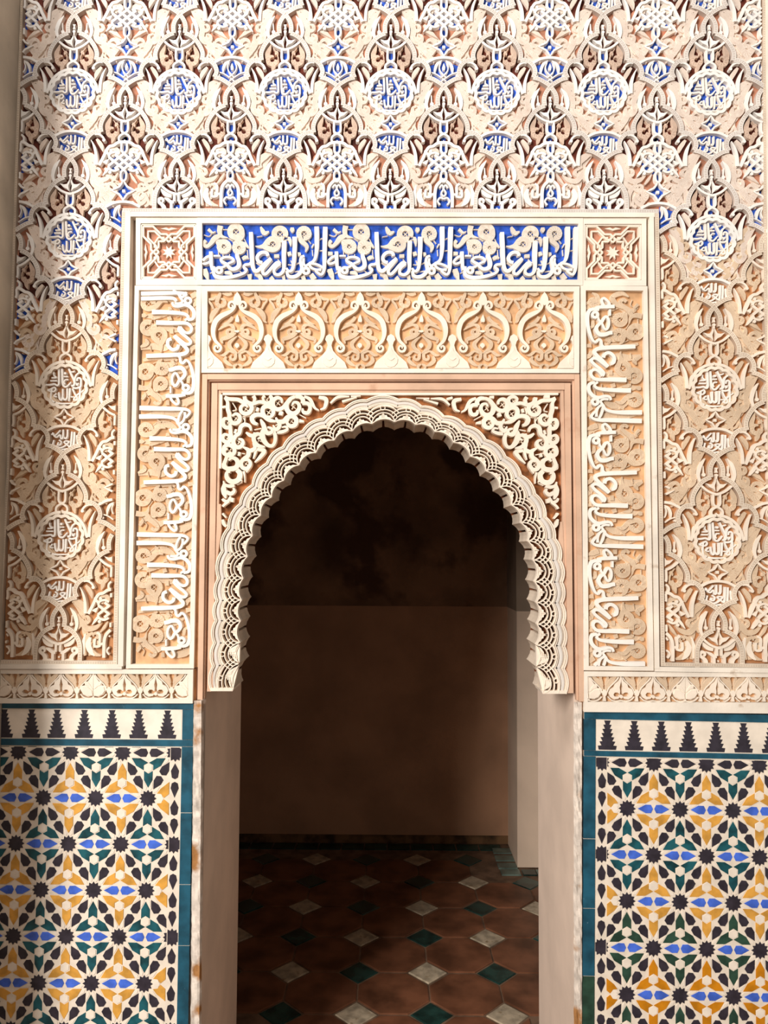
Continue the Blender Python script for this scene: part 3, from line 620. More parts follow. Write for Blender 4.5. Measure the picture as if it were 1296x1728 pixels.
for k in (0, 6):
    cell('A', k, 1, extra=(k == 0)); cell('A', k, 2, painted=False); cell('A', k, 3, painted=False); cell('A', k, 4, painted=False, rows='bot')
    for j in (1.5, 2.5, 3.5):
        for kx in (k - .5, k + .5):
            if kx in (.5,): bx_, key = (-1e9, -4.5, -1e9, 1e9), 'R1'
            elif kx == 5.5: bx_, key = (3.5, 1e9, -1e9, 1e9), 'L1'
            elif kx == -.5: bx_, key = (3.2, 1e9, -1e9, 1e9), 'L'
            else: bx_, key = (-1e9, -1.5, -1e9, 1e9), 'R'
            cell('B', kx, j, painted=(j == 1.5 and k == 0), box_=bx_, bk=key, rows='small' if j == 3.5 else 'all')
# dotted borders of the field
def strip_m(name, pts, w_px, m, h, parent, h0=0, conv_=pl):
    b = MB(conv_); 
    b.rib(pts, w_px, h, h0, sm=False, slope=.4); return link(name, b.mesh(name, m), parent)
def bord(pts, w_, m, h, nm='border_strip', parent=None): return strip_m(nm, pts, w_, m, h, parent or lat)
bord([(209, 1118), (197 + 0, 1119)], 1, BAND, 9) if False else None
bord([(209.5, 355.5), (194.5, 1121)], 6.5, BAND, 10); bord([(207, 355.5), (1111, 357)], 6.8, BANDU, 10.2); bord([(1108, 355.5), (1118.5, 1124)], 6.5, BAND, 10)
bord([(37.5, -10), (18, 600), (13.5, 800), (-3, 1125)], 4, BAND, 10); bord([(30, -10), (13, 596), (5, 800), (-12, 1125)], 7, FRAME, 7)
bord([(-10, 1117), (197, 1118.5)], 6, BAND, 10); bord([(1116, 1121), (1320, 1124)], 6, BAND, 10)
bord([(1289, -10), (1291, 500), (1296, 700), (1304, 1120)], 4, BAND, 10)
bord([(1296, -10), (1300, 700)], 9, FRAME, 12)
# ------------------------------------------------------------------ frame fillets round the inscriptions
fr = thing('moulded_border', 'plain white plaster fillet framing the inscriptions around the doorway on three sides', 'border')
def fillet(pts, w_, h=11, m=FRAME, parent=None, nm='fillet', h0=-6): return strip_m(nm, pts, w_, m, h, parent or fr, h0)
fillet([(216.5, 357), (204, 1124)], 9); fillet([(212, 362.6), (1104, 363.6)], 7); fillet([(1099, 360), (1108.5, 1128)], 7.5)
fillet([(-10, 1124.5), (206, 1125)], 8, 10.5); fillet([(1105, 1129), (1320, 1131.5)], 8, 10.5)
def wallplate(nm, p, m, parent, y1=0.0): x0, x1, zl, zh = rect(*p); return box(nm, x0, x1, y1, WF, zl, zh, m, parent)
def frame(parent, outer, inner, h=8, m=FRAME):
    """flat frame of four mitred members between two pixel rectangles (corner lists TL TR BR BL)"""
    for i in range(4):
        j = (i + 1) % 4; b = MB(pl); b.j = 0; b.fill([outer[i], outer[j], inner[j], inner[i]], h, -2, 0); link('frame_member', b.mesh('frame_member', m), parent)
# ------------------------------------------------------------------ inscription panels
UNIT_LOW = [[(14, 8), (22, 22), (12, 38), (20, 52)], [(28, 48), (44, 56), (60, 52), (72, 62)], [(76, 8), (82, 28), (80, 52), (76, 64)], [(96, 4), (100, 24), (98, 44), (112, 56)], [(128, 10), (134, 34), (128, 58), (126, 72)], [(150, 8), (152, 24), (156, 44), (160, 56)], [(172, 20), (182, 40), (178, 58), (170, 66)], [(196, 12), (200, 40), (198, 62), (202, 78)], [(8, 60), (4, 74), (10, 86), (18, 92)], [(98, 80), (112, 90), (130, 92), (140, 84)], [(62, 30), (68, 48), (58, 66), (66, 82)], [(148, 88), (165, 92), (185, 92), (200, 90)]]
def unit(parent, tr, pxbox, vine_m, h=9, low=True):
    """one repeat of the long inscription; tr maps the unit frame to photo pixels"""
    def pre(x, y): return tr(x, y)
    bx_ = pxbox
    b = MB(pl, bx_); b.pre = pre
    out = []
    for i, (pts, w_) in enumerate(UNIT_LETTERS):
        b = MB(pl, bx_); b.pre = pre; b.rib(pts, [q_ * .88 for q_ in w_] if isinstance(w_, list) else w_ * .88, h + .15 * (i % 4), step=2.2, slope=.4)
        if b.fc: link('letter_stroke', b.mesh('letter_stroke', LETTER), parent)
    for (c_, r, w_) in UNIT_RINGS:
        b = MB(pl, bx_); b.pre = pre; b.arc(c_[0], c_[1], r, w_, h=h + .3)
        if b.fc: link('letter_stroke', b.mesh('letter_stroke', LETTER), parent)
    for (c_, r, w_, a0, sw_, tail) in UNIT_VINES:
        b = MB(pl, bx_); b.pre = pre; b.leafspiral(c_[0], c_[1], r, w_, a0, sw_, tail, [w_ * .8, 2] if len(tail) < 3 else [w_ * .9, w_ * .8, 2], 5.6, 0, .06, .9)
        b.rib([(c_[0] - 3, c_[1] - 3), (c_[0] + 3, c_[1] + 3)], 1, 3.5); b.rib([(c_[0] + 3, c_[1] - 3), (c_[0] - 3, c_[1] + 3)], 1, 3.4)
        if b.fc: link('scroll_leaf', b.mesh('scroll_leaf', vine_m), parent)
    for pts, w_ in UNIT_BLADES:
        b = MB(pl, bx_); b.pre = pre; b.rib(pts, w_, 5.4, step=2.5)
        if b.fc: link('small_leaf', b.mesh('small_leaf', vine_m), parent)
    for pts in UNIT_STEMS:
        b = MB(pl, bx_); b.pre = pre; b.rib(pts, 1.2, 3.6)
        if b.fc: link('stem', b.mesh('stem', vine_m), parent)
    if low:
        for pts in UNIT_LOW:
            b = MB(pl, bx_); b.pre = pre; b.rib(pts, [4, 11, 11, 4], 2.8, step=3)
            if b.fc: link('low_leaf', b.mesh('low_leaf', vine_m), parent)
bf = thing('blue_inscription_frieze', 'long horizontal inscription frieze of white raised letters on a blue ground over the doorway', 'inscription')
wallplate('ground', (336, 372, 982, 477), BLUE, bf)
for n in range(3):
    unit(bf, lambda x, y, n=n: (341 + 212 * n + x, 377.5 + y * .985), (342, 975, 377, 471.5), LEAFB, low=False)
frame(bf, [(333, 367), (984, 368), (983.5, 481.5), (333, 481)], [(341, 376.5), (976, 377.5), (976, 472), (341, 472)], 9)
lp = thing('vertical_inscription_panel', 'tall inscription panel left of the doorway, cream letters running downward', 'inscription', group='vertical inscription panels')
wallplate('ground', (233, 484, 338, 1127), GROUND, lp)
def left_tr(n):
    def t(x, y):
        py = 683 + 213.3 * n - x; sc = 1 + (py - 490) * 4e-5; return (233.8 - (py - 490) * .0205 + y * 1.035 * sc, py)
    return t
for n in range(3): unit(lp, left_tr(n), (217, 335, 491, 1121), LEAF)
for y_, x1_ in ((495.5, 315), (504, 298)):
    b = MB(pl); b.rib([(238, y_), (x1_ - 10, y_ - 1), (x1_, y_ + 4)], [6.5, 6.5, 5], 9); link('letter_stroke', b.mesh('letter_stroke', LETTER), lp)
frame(lp, [(227.5, 482), (340, 482), (327, 1128), (212.5, 1128)], [(234.5, 489.5), (331.5, 489.5), (319.5, 1121), (220.5, 1121)], 9)
rp_ = thing('vertical_inscription_panel', 'tall inscription panel right of the doorway, cream letters running upward', 'inscription', group='vertical inscription panels')
wallplate('ground', (986, 484, 1096, 1132), GROUND, rp_)
def right_tr(n):
    def t(x, y):
        py = 502.5 + 212.3 * n + x; sc = 1 + (py - 490) * 4e-5; return (1086 + (py - 490) * .0125 - y * 1.03 * sc, py)
    return t
for n in range(3): unit(rp_, right_tr(n), (988, 1095, 490, 1125), LEAF)
b = MB(pl, (988, 1095, 490, 1125)); b.leafspiral(1003, 508, 8, 7, 90, 300, [(1008, 498), (1000, 493)], [6, 2], 5.6); link('scroll_leaf', b.mesh('scroll_leaf', LEAF), rp_)
b = MB(pl, (988, 1095, 490, 1125)); b.rib([(1062, 500), (1050, 494), (1035, 500), (1040, 512), (1052, 520)], [2, 8, 8, 8, 2], 5.6); link('scroll_leaf', b.mesh('scroll_leaf', LEAF), rp_)
frame(rp_, [(980, 482), (1092.5, 483), (1103, 1132), (985, 1131)], [(988.5, 490), (1085.5, 490.5), (1094.5, 1125), (993.5, 1124)], 9)
# ------------------------------------------------------------------ knot panels
def knot_panel(x0, x1, y0, y1, side):
    t = thing('knotwork_panel', 'square white panel of interlaced strapwork at the %s end of the blue inscription' % side, 'wall panel', group='knotwork panels')
    wallplate('ground', (x0 - 5, y0 - 5, x1 + 5, y1 + 5), GROUNDU, t)
    cx, cy = (x0 + x1) / 2, (y0 + y1) / 2; s_ = (x1 - x0) / 1180
    base = [(-545, -545), (-335, -545), (-170, -380), (-50, -380), (105, -225), (215, -225), (215, -105), (380, 50), (380, 170), (545, 335), (545, 545)]
    inn = [(-440, -330), (-440, -440), (-330, -440), (-110, -225), (-215, -225), (-215, -110), (-440, 110)]
    i = 0
    for sx_ in (1, -1):
        for sw_ in (0, 1):
            P = [((y, x) if sw_ else (x, y)) for x, y in base]; P = [(cx + sx_ * x * s_, cy + y * s_) for x, y in P]
            b = MB(pl)
            Q = []
            for a_, c_ in zip(P, P[1:]): Q += [a_, (a_[0] * .5 + c_[0] * .5, a_[1] * .5 + c_[1] * .5)]
            b.rib(Q + [P[-1]], 3.3, 5.4 + i * .3, sm=False); link('strap', b.mesh('strap', RIDGE), t); i += 1
    for sx_ in (1, -1):
        for sy_ in (1, -1):
            P = [(-440, -300), (-440, -440), (-300, -440), (-130, -270), (-60, -270), (0, -210)]
            for sw_ in (0, 1):
                b = MB(pl); b.rib([(cx + sx_ * (y if sw_ else x) * s_, cy + sy_ * (x if sw_ else y) * s_) for x, y in P], 3.0, 5 + i * .1, sm=False); link('strap', b.mesh('strap', RIDGE), t); i += 1
            b = MB(pl); b.rib([(cx + sx_ * x * s_, cy + sy_ * y * s_) for x, y in ((-310, -95), (-310, -185), (-225, -310), (-185, -310), (-95, -310))], 2.6, 4.6, sm=False); link('strap', b.mesh('strap', RIDGE), t)
    for a_ in range(4):
        c_, d_ = cos(a_ * pi / 2), sin(a_ * pi / 2)
        b = MB(pl); b.fill([(cx + s_ * (x * c_ - y * d_), cy + s_ * (x * d_ + y * c_)) for x, y in ((-500, 0), (-525, -60), (-500, -180), (-475, -60), (-455, 0), (-475, 60), (-500, 180), (-525, 60))], 4.6); link('lozenge', b.mesh('lozenge', RIDGE), t)
    b = MB(pl)
    b.fill([(cx + s_ * (150 if q_ % 2 else 75) * cos(q_ * pi / 8), cy + s_ * (150 if q_ % 2 else 75) * sin(q_ * pi / 8)) for q_ in range(16)], 4.8); link('centre_star', b.mesh('centre_star', RIDGE), t)
    o_ = 8 if side == 'left' else 9
    frame(t, [(x0 - o_, y0 - 9.5), (x1 + 8, y0 - 9.5), (x1 + 8, y1 + 9.5), (x0 - o_, y1 + 9.5)], [(x0, y0), (x1, y0), (x1, y1), (x0, y1)], 8)
    b = MB(pl)
    for a_, c_ in (((x0 + 1.5, y0 + 1.5), (x1 - 1.5, y0 + 1.5)), ((x1 - 1.5, y0 + 1.5), (x1 - 1.5, y1 - 1.5)), ((x1 - 1.5, y1 - 1.5), (x0 + 1.5, y1 - 1.5)), ((x0 + 1.5, y1 - 1.5), (x0 + 1.5, y0 + 1.5))): b.rib([a_, c_], 1.6, 6.4)
    link('inner_fillet', b.mesh('inner_fillet', FRAME), t)
knot_panel(237, 331, 376.5, 471.5, 'left'); knot_panel(987, 1083, 377.5, 472.5, 'right')
# ------------------------------------------------------------------ niche frieze
nf = thing('arcaded_frieze', 'cream carved frieze of small ogee arches filled with leaves between blue inscription and door', 'frieze')
wallplate('ground', (343, 485, 974, 628), GROUND, nf)
def zn(*a): return [((x - 520) / 9.257, y / 9.257 + 486) for x, y in a]
for n in range(7):
    ax = 400.4 + 103.7 * n; NB = (350.5, 968, 491.5, 622.5)
    def nb(part, m, fn, mirror=True):
        for s_ in ((1, -1) if mirror else (1,)):
            b = MB(pl, NB); b.pre = lambda x, y: (ax + s_ * x, y); fn(b)
            if b.fc: link(part, b.mesh(part, m), nf)
    if n < 6:
        nb('finial', RIDGE, lambda b: b.fill([(x, y) for x, y in zn((520, 58), (555, 100), (578, 150), (585, 205), (560, 250), (520, 275), (480, 250), (455, 205), (462, 150), (485, 100))], 9), False)
        nb('ogee_band', RIDGE, lambda b: (b.rib(zn((605, 262), (592, 292), (622, 318), (655, 288), (645, 236), (600, 214), (562, 250), (562, 300), (612, 358), (700, 402), (790, 450), (858, 520), (888, 600), (898, 680), (888, 760), (860, 830), (810, 880), (775, 930), (800, 985), (850, 990), (880, 945), (858, 905), (822, 918), (828, 945)),
            [2, 3, 3.6, 3.8, 4, 4.2, 5, 7, 8, 8.5, 8.5, 8.5, 8, 7, 6, 5, 4.6, 4.2, 4, 3.6, 3, 2], 9)))
        nb('leaf', LEAF, lambda b: b.leafspiral(13.4, 559.3, 5, 6, 200, 320, zn((590, 600), (650, 565), (740, 590), (825, 650)), [4, 5, 4, 1], 5.4))
        nb('leaf', LEAF, lambda b: b.rib(zn((545, 690), (610, 740), (700, 770), (770, 800), (755, 860)), [2, 5, 7, 6, 2], 5.4))
        nb('leaf', LEAF, lambda b: b.rib(zn((530, 745), (600, 800), (650, 860), (630, 930), (570, 970), (525, 1015)), [1.5, 4, 6.5, 6, 4, 1.5], 5.6))
        nb('leaf', LEAF, lambda b: b.leafspiral(8.5, 602, 4.6, 5, 180, 260, zn((560, 1010), (650, 980), (740, 1040), (800, 1040)), [3, 5, 5, 1], 5.2))
        nb('leaf', LEAF, lambda b: b.rib(zn((700, 1060), (720, 1120), (660, 1180), (600, 1210)), [3, 6, 6, 2], 5.2))
        nb('leaf', LEAF, lambda b: b.rib(zn((525, 1180), (580, 1215), (560, 1255)), [2, 5, 3], 5))
        nb('leaf', LEAF, lambda b: b.rib(zn((600, 440), (630, 490), (680, 530), (760, 560)), [5, 6, 4, 1], 5.2))
        nb('bud', RIDGE, lambda b: b.fill(zn((520, 405), (540, 450), (552, 500), (545, 532), (495, 532), (480, 500), (497, 450)), 8), False)
        nb('bud', RIDGE, lambda b: (b.fill(zn((475, 655), (545, 655), (555, 680), (520, 695), (475, 682)), 7.5)), False)
        nb('bud', RIDGE, lambda b: b.fill(zn((478, 870), (510, 850), (545, 870), (552, 905), (512, 942), (475, 905)), 7.5), False)
    # foliage in the upper corners between two arches
    nb('curled_leaf', LEAF, lambda b: (b.leafspiral(28, 508.8, 7.4, 6.6, 300, 300, zn((800, 90), (790, 60)), [6, 4], 5.4)))
    nb('curled_leaf', LEAF, lambda b: b.rib(zn((800, 295), (870, 350), (925, 430), (940, 510), (975, 530)), [2, 8, 8.5, 6, 2], 5.4))
    nb('curled_leaf', LEAF, lambda b: b.rib(zn((850, 110), (900, 160), (980, 175), (930, 250), (900, 320)), [2, 5, 3, 4, 3], 5.2))
    nb('curled_leaf', LEAF, lambda b: b.rib(zn((610, 70), (670, 90), (760, 75)), [4, 6, 2], 5.2))
    hx = ax - 51.85                     # vase between two arches
    def hb(part, fn, m=RIDGE):
        b = MB(pl, NB); b.pre = lambda x, y: (hx + x, y); fn(b)
        if b.fc: link(part, b.mesh(part, m), nf)
    half = [(x - 50.2, y) for x, y in zn((985, 715), (1035, 745), (1055, 800), (1030, 835), (1015, 890), (1040, 975), (1100, 1050), (1170, 1110), (1225, 1160), (1262, 1255))]
    hb('vase_motif', lambda b: b.fill([(x, y) for x, y in half] + [(-x, y) for x, y in reversed(half)], 8.2))
    hb('vase_drop', lambda b: b.fill([(x - 50.2, y) for x, y in zn((985, 930), (1010, 990), (1065, 1050), (1095, 1110), (1085, 1175), (1040, 1225), (985, 1240), (930, 1225), (885, 1175), (875, 1110), (905, 1050), (960, 990))], 9.4, 8))
    hb('vase_drop', lambda b: b.rib([(x - 50.2, y) for x, y in zn((930, 1095), (985, 1125), (1040, 1095))], [.5, 2, .5], 10.2, 9))
frame(nf, [(340, 482.5), (978, 483), (977.5, 629.5), (340, 629)], [(350, 491.5), (968.5, 492), (968.5, 622.5), (350, 622)], 9)
# ------------------------------------------------------------------ door surround
ds = thing('door_surround', 'stepped tan plaster surround around the horseshoe doorway', 'door surround')
def ubar(name, xl, xlb, xr, xrb, yt, wv, wh, h, m, h0=-9, yb=1168):
    b = MB(pl); b.fill([(xl, yt), (xl + wv, yt), (xlb + wv, yb), (xlb, yb)], h, h0, .2); link(name, b.mesh(name, m), ds)
    b = MB(pl); b.fill([(xr - wv, yt), (xr, yt), (xrb, yb + 3), (xrb - wv, yb + 3)], h, h0, .2); link(name, b.mesh(name, m), ds)
    b = MB(pl); b.fill([(xl + wv, yt), (xr - wv, yt), (xr - wv, yt + wh), (xl + wv, yt + wh)], h - .1, h0, .2); link(name, b.mesh(name, m), ds)
ubar('outer_moulding', 341, 333, 978, 986, 631, 8.5, 9, 8, SURR, yb=1181)
ubar('groove_moulding', 349, 341, 970, 977, 640, 3, 2.2, 3, SURR, yb=1180)
ubar('middle_moulding', 356, 348, 964, 969, 645, 10, 11.5, 3, SURR)
ubar('inner_moulding', 366, 355, 953, 961, 656.5, 5.5, 5, 0, SURR, -10)
b = MB(pl); b.fill([(369.5, 664), (373.5, 664), (371.5, 790), (368, 790)], 1.2, -9, .2); link('white_patch', b.mesh('white_patch', FRAME), ds, label='strip of white plaster left on the inner edge')
b = MB(pl); b.fill([(374, 661.5), (944, 661.5), (944, 665), (374, 665)], 1.0, -9, .2); link('white_patch', b.mesh('white_patch', FRAME), ds, label='strip of white plaster left on the inner edge')
# ------------------------------------------------------------------ arch
CU = [(392, 1165), (403, 1120.5), (404.2, 1085), (405, 1048), (406.8, 1012.8), (409.4, 976), (416.4, 939), (425, 904), (438.8, 869.4), (457.3, 838.5), (478.3, 810), (504, 784), (532.6, 763), (563.5, 742), (594.3, 726.5), (627.7, 714), (666, 711), (701.6, 715.7), (734.4, 727.6), (766, 746), (794.8, 769.5), (821, 794.4), (844.6, 822), (864.3, 852), (880, 882), (892, 913), (900.4, 945), (903.3, 981.7), (906, 1017), (907, 1053.5), (906, 1089), (906, 1126), (917, 1170)]
OU = [(355, 1167), (357, 1125), (359, 1086), (361.5, 1048), (363, 1014), (366, 976), (372, 930), (383, 890), (403, 849.6), (424, 817.5), (448.6, 780.5), (476, 753), (509, 726), (543.7, 705), (581, 688), (618, 673.5), (672.8, 672.5), (712, 684), (750, 701), (787, 717), (821, 740.7), (855, 769.5), (881, 801), (905, 832.5), (923, 872), (939, 908.6), (948, 946), (950.5, 982.7), (950.5, 1018), (952.5, 1055.5), (954.5, 1091), (953.5, 1129), (956.5, 1171.6)]
ah = thing('carved_arch', 'lobed horseshoe door arch with pierced lattice edge and scalloped white moulding', 'arch')
def lobe(i, s_, t, bul):
    o0, o1, c0, c1 = OU[i], OU[i + 1], CU[i], CU[i + 1]
    ax = o0[0] + (c0[0] - o0[0]) * t; ay = o0[1] + (c0[1] - o0[1]) * t; bx_ = o1[0] + (c1[0] - o1[0]) * t; by = o1[1] + (c1[1] - o1[1]) * t
    dx, dy = bx_ - ax, by - ay; l = hypot(dx, dy)
    nx, ny = dy / l, -dx / l           # travelling left-bottom -> top -> right: outward is to the left of travel
    k = 4 * s_ * (1 - s_) * bul * l
    return ax + dx * s_ + nx * k, ay + dy * s_ + ny * k
def lline(i, t, bul, n=7, s0=0, s1=1): return [lobe(i, s0 + (s1 - s0) * k / n, t, bul) for k in range(n + 1)]
NL = len(CU) - 1; DEP = .145
def lframe(i):
    c0, c1 = CU[i], CU[i + 1]; dx, dy = c1[0] - c0[0], c1[1] - c0[1]; l = hypot(dx, dy); ux, uy = dx / l, dy / l
    o0, o1 = OU[i], OU[i + 1]; mo = ((o0[0] + o1[0] - c0[0] - c1[0]) / 2, (o0[1] + o1[1] - c0[1] - c1[1]) / 2)
    L2 = hypot(*mo); nx, ny = mo[0] / L2, mo[1] / L2
    return lambda u, v: ((c0[0] + c1[0]) / 2 + ux * u * l + nx * v * l, (c0[1] + c1[1]) / 2 + uy * u * l + ny * v * l)
def carc(half, v0, apex, n=12, u0=-1, u1=1):
    """circle arc through (+-half, v0) with top at (0, apex), in the lobe frame"""
    sag = apex - v0; R = (half * half + sag * sag) / (2 * sag); cy = apex - R; a = math.asin(min(1, half / R)); a = a if R > sag else a
    return [(R * sin(a * (u0 + (u1 - u0) * k / n)), cy + R * cos(a * (u0 + (u1 - u0) * k / n))) for k in range(n + 1)]
for i in range(NL):
    # body of the lobe: face plate and scalloped soffit
    sc = lline(i, 1.0, .2, 6); b = MB(pl); corb = i in (0, 1, NL - 2, NL - 1)
    inner = lline(i, .47, .13, 5)
    n6 = len(sc)
    yv = lambda p, y: (pl(*p)[0], y, pl(*p)[1])
    v = []; f = []
    # face behind the lattice
    a0 = len(v); v += [yv(p, .016) for p in sc] ; b0 = len(v); v += [yv(p, .016) for p in lline(i, .02, .13, 6)]
    for k in range(n6 - 1): f.append((a0 + k, a0 + k + 1, b0 + k + 1, b0 + k))
    # back face
    a1 = len(v); v += [yv(p, DEP) for p in sc]; b1 = len(v); v += [yv(p, DEP) for p in lline(i, -.3, .13, 6)]
    for k in range(n6 - 1): f.append((a1 + k, b1 + k, b1 + k + 1, a1 + k + 1))
    for k in range(n6 - 1): f.append((b0 + k, b0 + k + 1, b1 + k + 1, b1 + k))
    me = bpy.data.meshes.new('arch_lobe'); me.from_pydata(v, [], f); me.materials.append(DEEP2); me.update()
    lo = link('arch_lobe', me, ah)
    me2 = bpy.data.meshes.new('soffit')
    v = []; f = []
    gx = [0, .42, .46, .54, .58, 1]                                  # groove in the middle of every lobe
    row = []
    for s_ in [0, .12, .28, .44, .47, .53, .56, .72, .88, 1]:
        p = lobe(i, s_, 1.0 if not (.45 < s_ < .55) else .74, .2); row.append(p)
    for p in row: v += [yv(p, -.0085), yv(p, DEP + .001)]
    for k in range(len(row) - 1): f.append((2 * k, 2 * k + 1, 2 * k + 3, 2 * k + 2))
    me2.from_pydata(v, [], f); me2.materials.append(SOFF); me2.update(); link('soffit', me2, lo)
    # scalloped mouldings
    b = MB(pl)
    b.rib(lline(i, .02, .13), 2.2, 5, -9, sm=False); b.rib(lline(i, .08, .13), 1.5, 4, -9, sm=False)
    b.rib(lline(i, .335, .13), 1.4, 4, -9, sm=False); b.rib(lline(i, .375, .13), 1.2, 3, -9, sm=False)
    link('scalloped_fillet', b.mesh('scalloped_fillet', RIDGE), ah)
    b = MB(pl); wl = hypot(OU[i][0] - CU[i][0], OU[i][1] - CU[i][1]) * .19
    b.rib(lline(i, .21, .13), wl * .35, 2.6, -.5, sm=False, slope=wl * .36); link('scalloped_moulding', b.mesh('scalloped_moulding', SMOOTH), ah)
    # pierced lattice
    fr_ = lframe(i); b = MB(pl)
    tot = hypot((OU[i][0] + OU[i + 1][0] - CU[i][0] - CU[i + 1][0]) / 2, (OU[i][1] + OU[i + 1][1] - CU[i][1] - CU[i + 1][1]) / 2)
    ch = hypot(CU[i + 1][0] - CU[i][0], CU[i + 1][1] - CU[i][1]); V = .61 * tot / ch     # outer edge of the lattice in lobe units
    def circ(r, a0, a1, w_, h_):
        n = 16
        if i == 0: a1 = min(a1, math.degrees(math.acos(max(-1, -.5 / r))) - 3)
        if i == NL - 1: a0 = max(a0, math.degrees(math.acos(min(1, .5 / r))) + 3)
        b.rib([fr_(r * cos(radians(a0 + (a1 - a0) * k / n)), r * 1.0 * V / .72 * sin(radians(a0 + (a1 - a0) * k / n))) for k in range(n + 1)], w_, h_, -8, sm=False, slope=.1)
    b.rib([fr_(*p) for p in carc(.5, V - .02, V + .13, 8)], 1.6, 5.2, -8, sm=False, slope=.1)
    circ(.5, 4, 176, 1.5, 5.5); circ(.66, 22, 158, 1.5, 5.1); circ(.83, 31, 149, 1.4, 4.7)
    cx_, cy_ = fr_(0, V * 1.05)
    b.arc(cx_, cy_, 3.9, 1.3, h=5.3, h0=-8)
    link('lattice', b.mesh('lattice', RIDGE), lo)
    b = MB(pl)
    if corb:
        cs = 4
        for q_ in range(5):
            a = -60 + q_ * 26
            b.rib([fr_(u * .5, vv_ * V) for u, vv_ in ((.8, .05), (.5 * cos(radians(a)) - .1, .25 + .1 * q_), (-.55 + .12 * q_, .15 + .12 * q_))], [1.5, 3.4, 1.5], 4.4 + .1 * q_, -8)
        b.fill([fr_(*p) for p in [(-.47, 0)] + carc(.47, .02, V * .5, 6) + [(.47, 0)]], 2.6, -8)
        link('shell_motif', b.mesh('shell_motif', RIDGE), lo)
    else:
        b.rib([fr_(*p) for p in carc(.5, 0, .17, 8)], 1.6, 5.2, -8, sm=False)
        for s_ in (1, -1):
            b.fill([fr_(s_ * x, y) for x, y in ((.0, .19), (.0, .45), (.07, .33), (.16, .33), (.2, .24), (.31, .2), (.42, .05), (.25, .13))], 4.6, -8)
        link('spur', b.mesh('spur', RIDGE), lo)
# bottom ends of the arch
for (xa, xb_, y_) in ((355, 394, 1166.5), (914, 958, 1171)):
    b = MB(pl); b.fill([(xa, y_ - 5), (xb_, y_ - 5), (xb_ - 2 if xa < 600 else xb_, y_ + .5), (xa if xa < 600 else xa + 2, y_ + .5)], 5, -60); link('arch_foot', b.mesh('arch_foot', RIDGE), ah)
# arch outer body filling between the moulding and the surround, behind the spandrel carving
def ext_y(x):
    best = None
    for i in range(NL):
        p, c_ = OU[i], OU[i + 1]
        if min(p[0], c_[0]) <= x <= max(p[0], c_[0]) and p[0] != c_[0]:
            yy = p[1] + (c_[1] - p[1]) * (x - p[0]) / (c_[0] - p[0])
            if best is None or yy < best: best = yy
    return best
v = []; f = []; xs_ = [344 + (966 - 344) * i / 90 for i in range(91)]
for x in xs_:
    e_ = ext_y(x); y_ = 1166 if (e_ is None or x < 369 or x > 949) else e_ + 4
    t_, u_ = pl(x, 652), pl(x, y_); v += [(min(max(t_[0], XL), XR), .0145, ZT), (min(max(u_[0], XL), XR), .0145, u_[1])]
for i in range(90): f.append((2 * i, 2 * i + 1, 2 * i + 3, 2 * i + 2))
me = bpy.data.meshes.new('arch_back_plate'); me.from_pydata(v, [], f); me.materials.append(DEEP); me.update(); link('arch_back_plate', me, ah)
# pale strips between moulding and surround low down
for pts in ([(355, 1167), (357, 1086), (359, 1014), (362, 976), (366, 935), (372, 895), (371, 850), (367, 850), (356, 1000), (350, 1167)],):
    b = MB(pl); b.fill(pts, 1, -8, .1); link('side_fillet', b.mesh('side_fillet', SURR), ah)
b = MB(pl); b.fill([(957, 1171), (954.5, 1091), (951, 1010), (949, 950), (944, 915), (947, 880), (951, 880), (956, 1000), (962, 1171)], 1, -8, .1); link('side_fillet', b.mesh('side_fillet', SURR), ah)
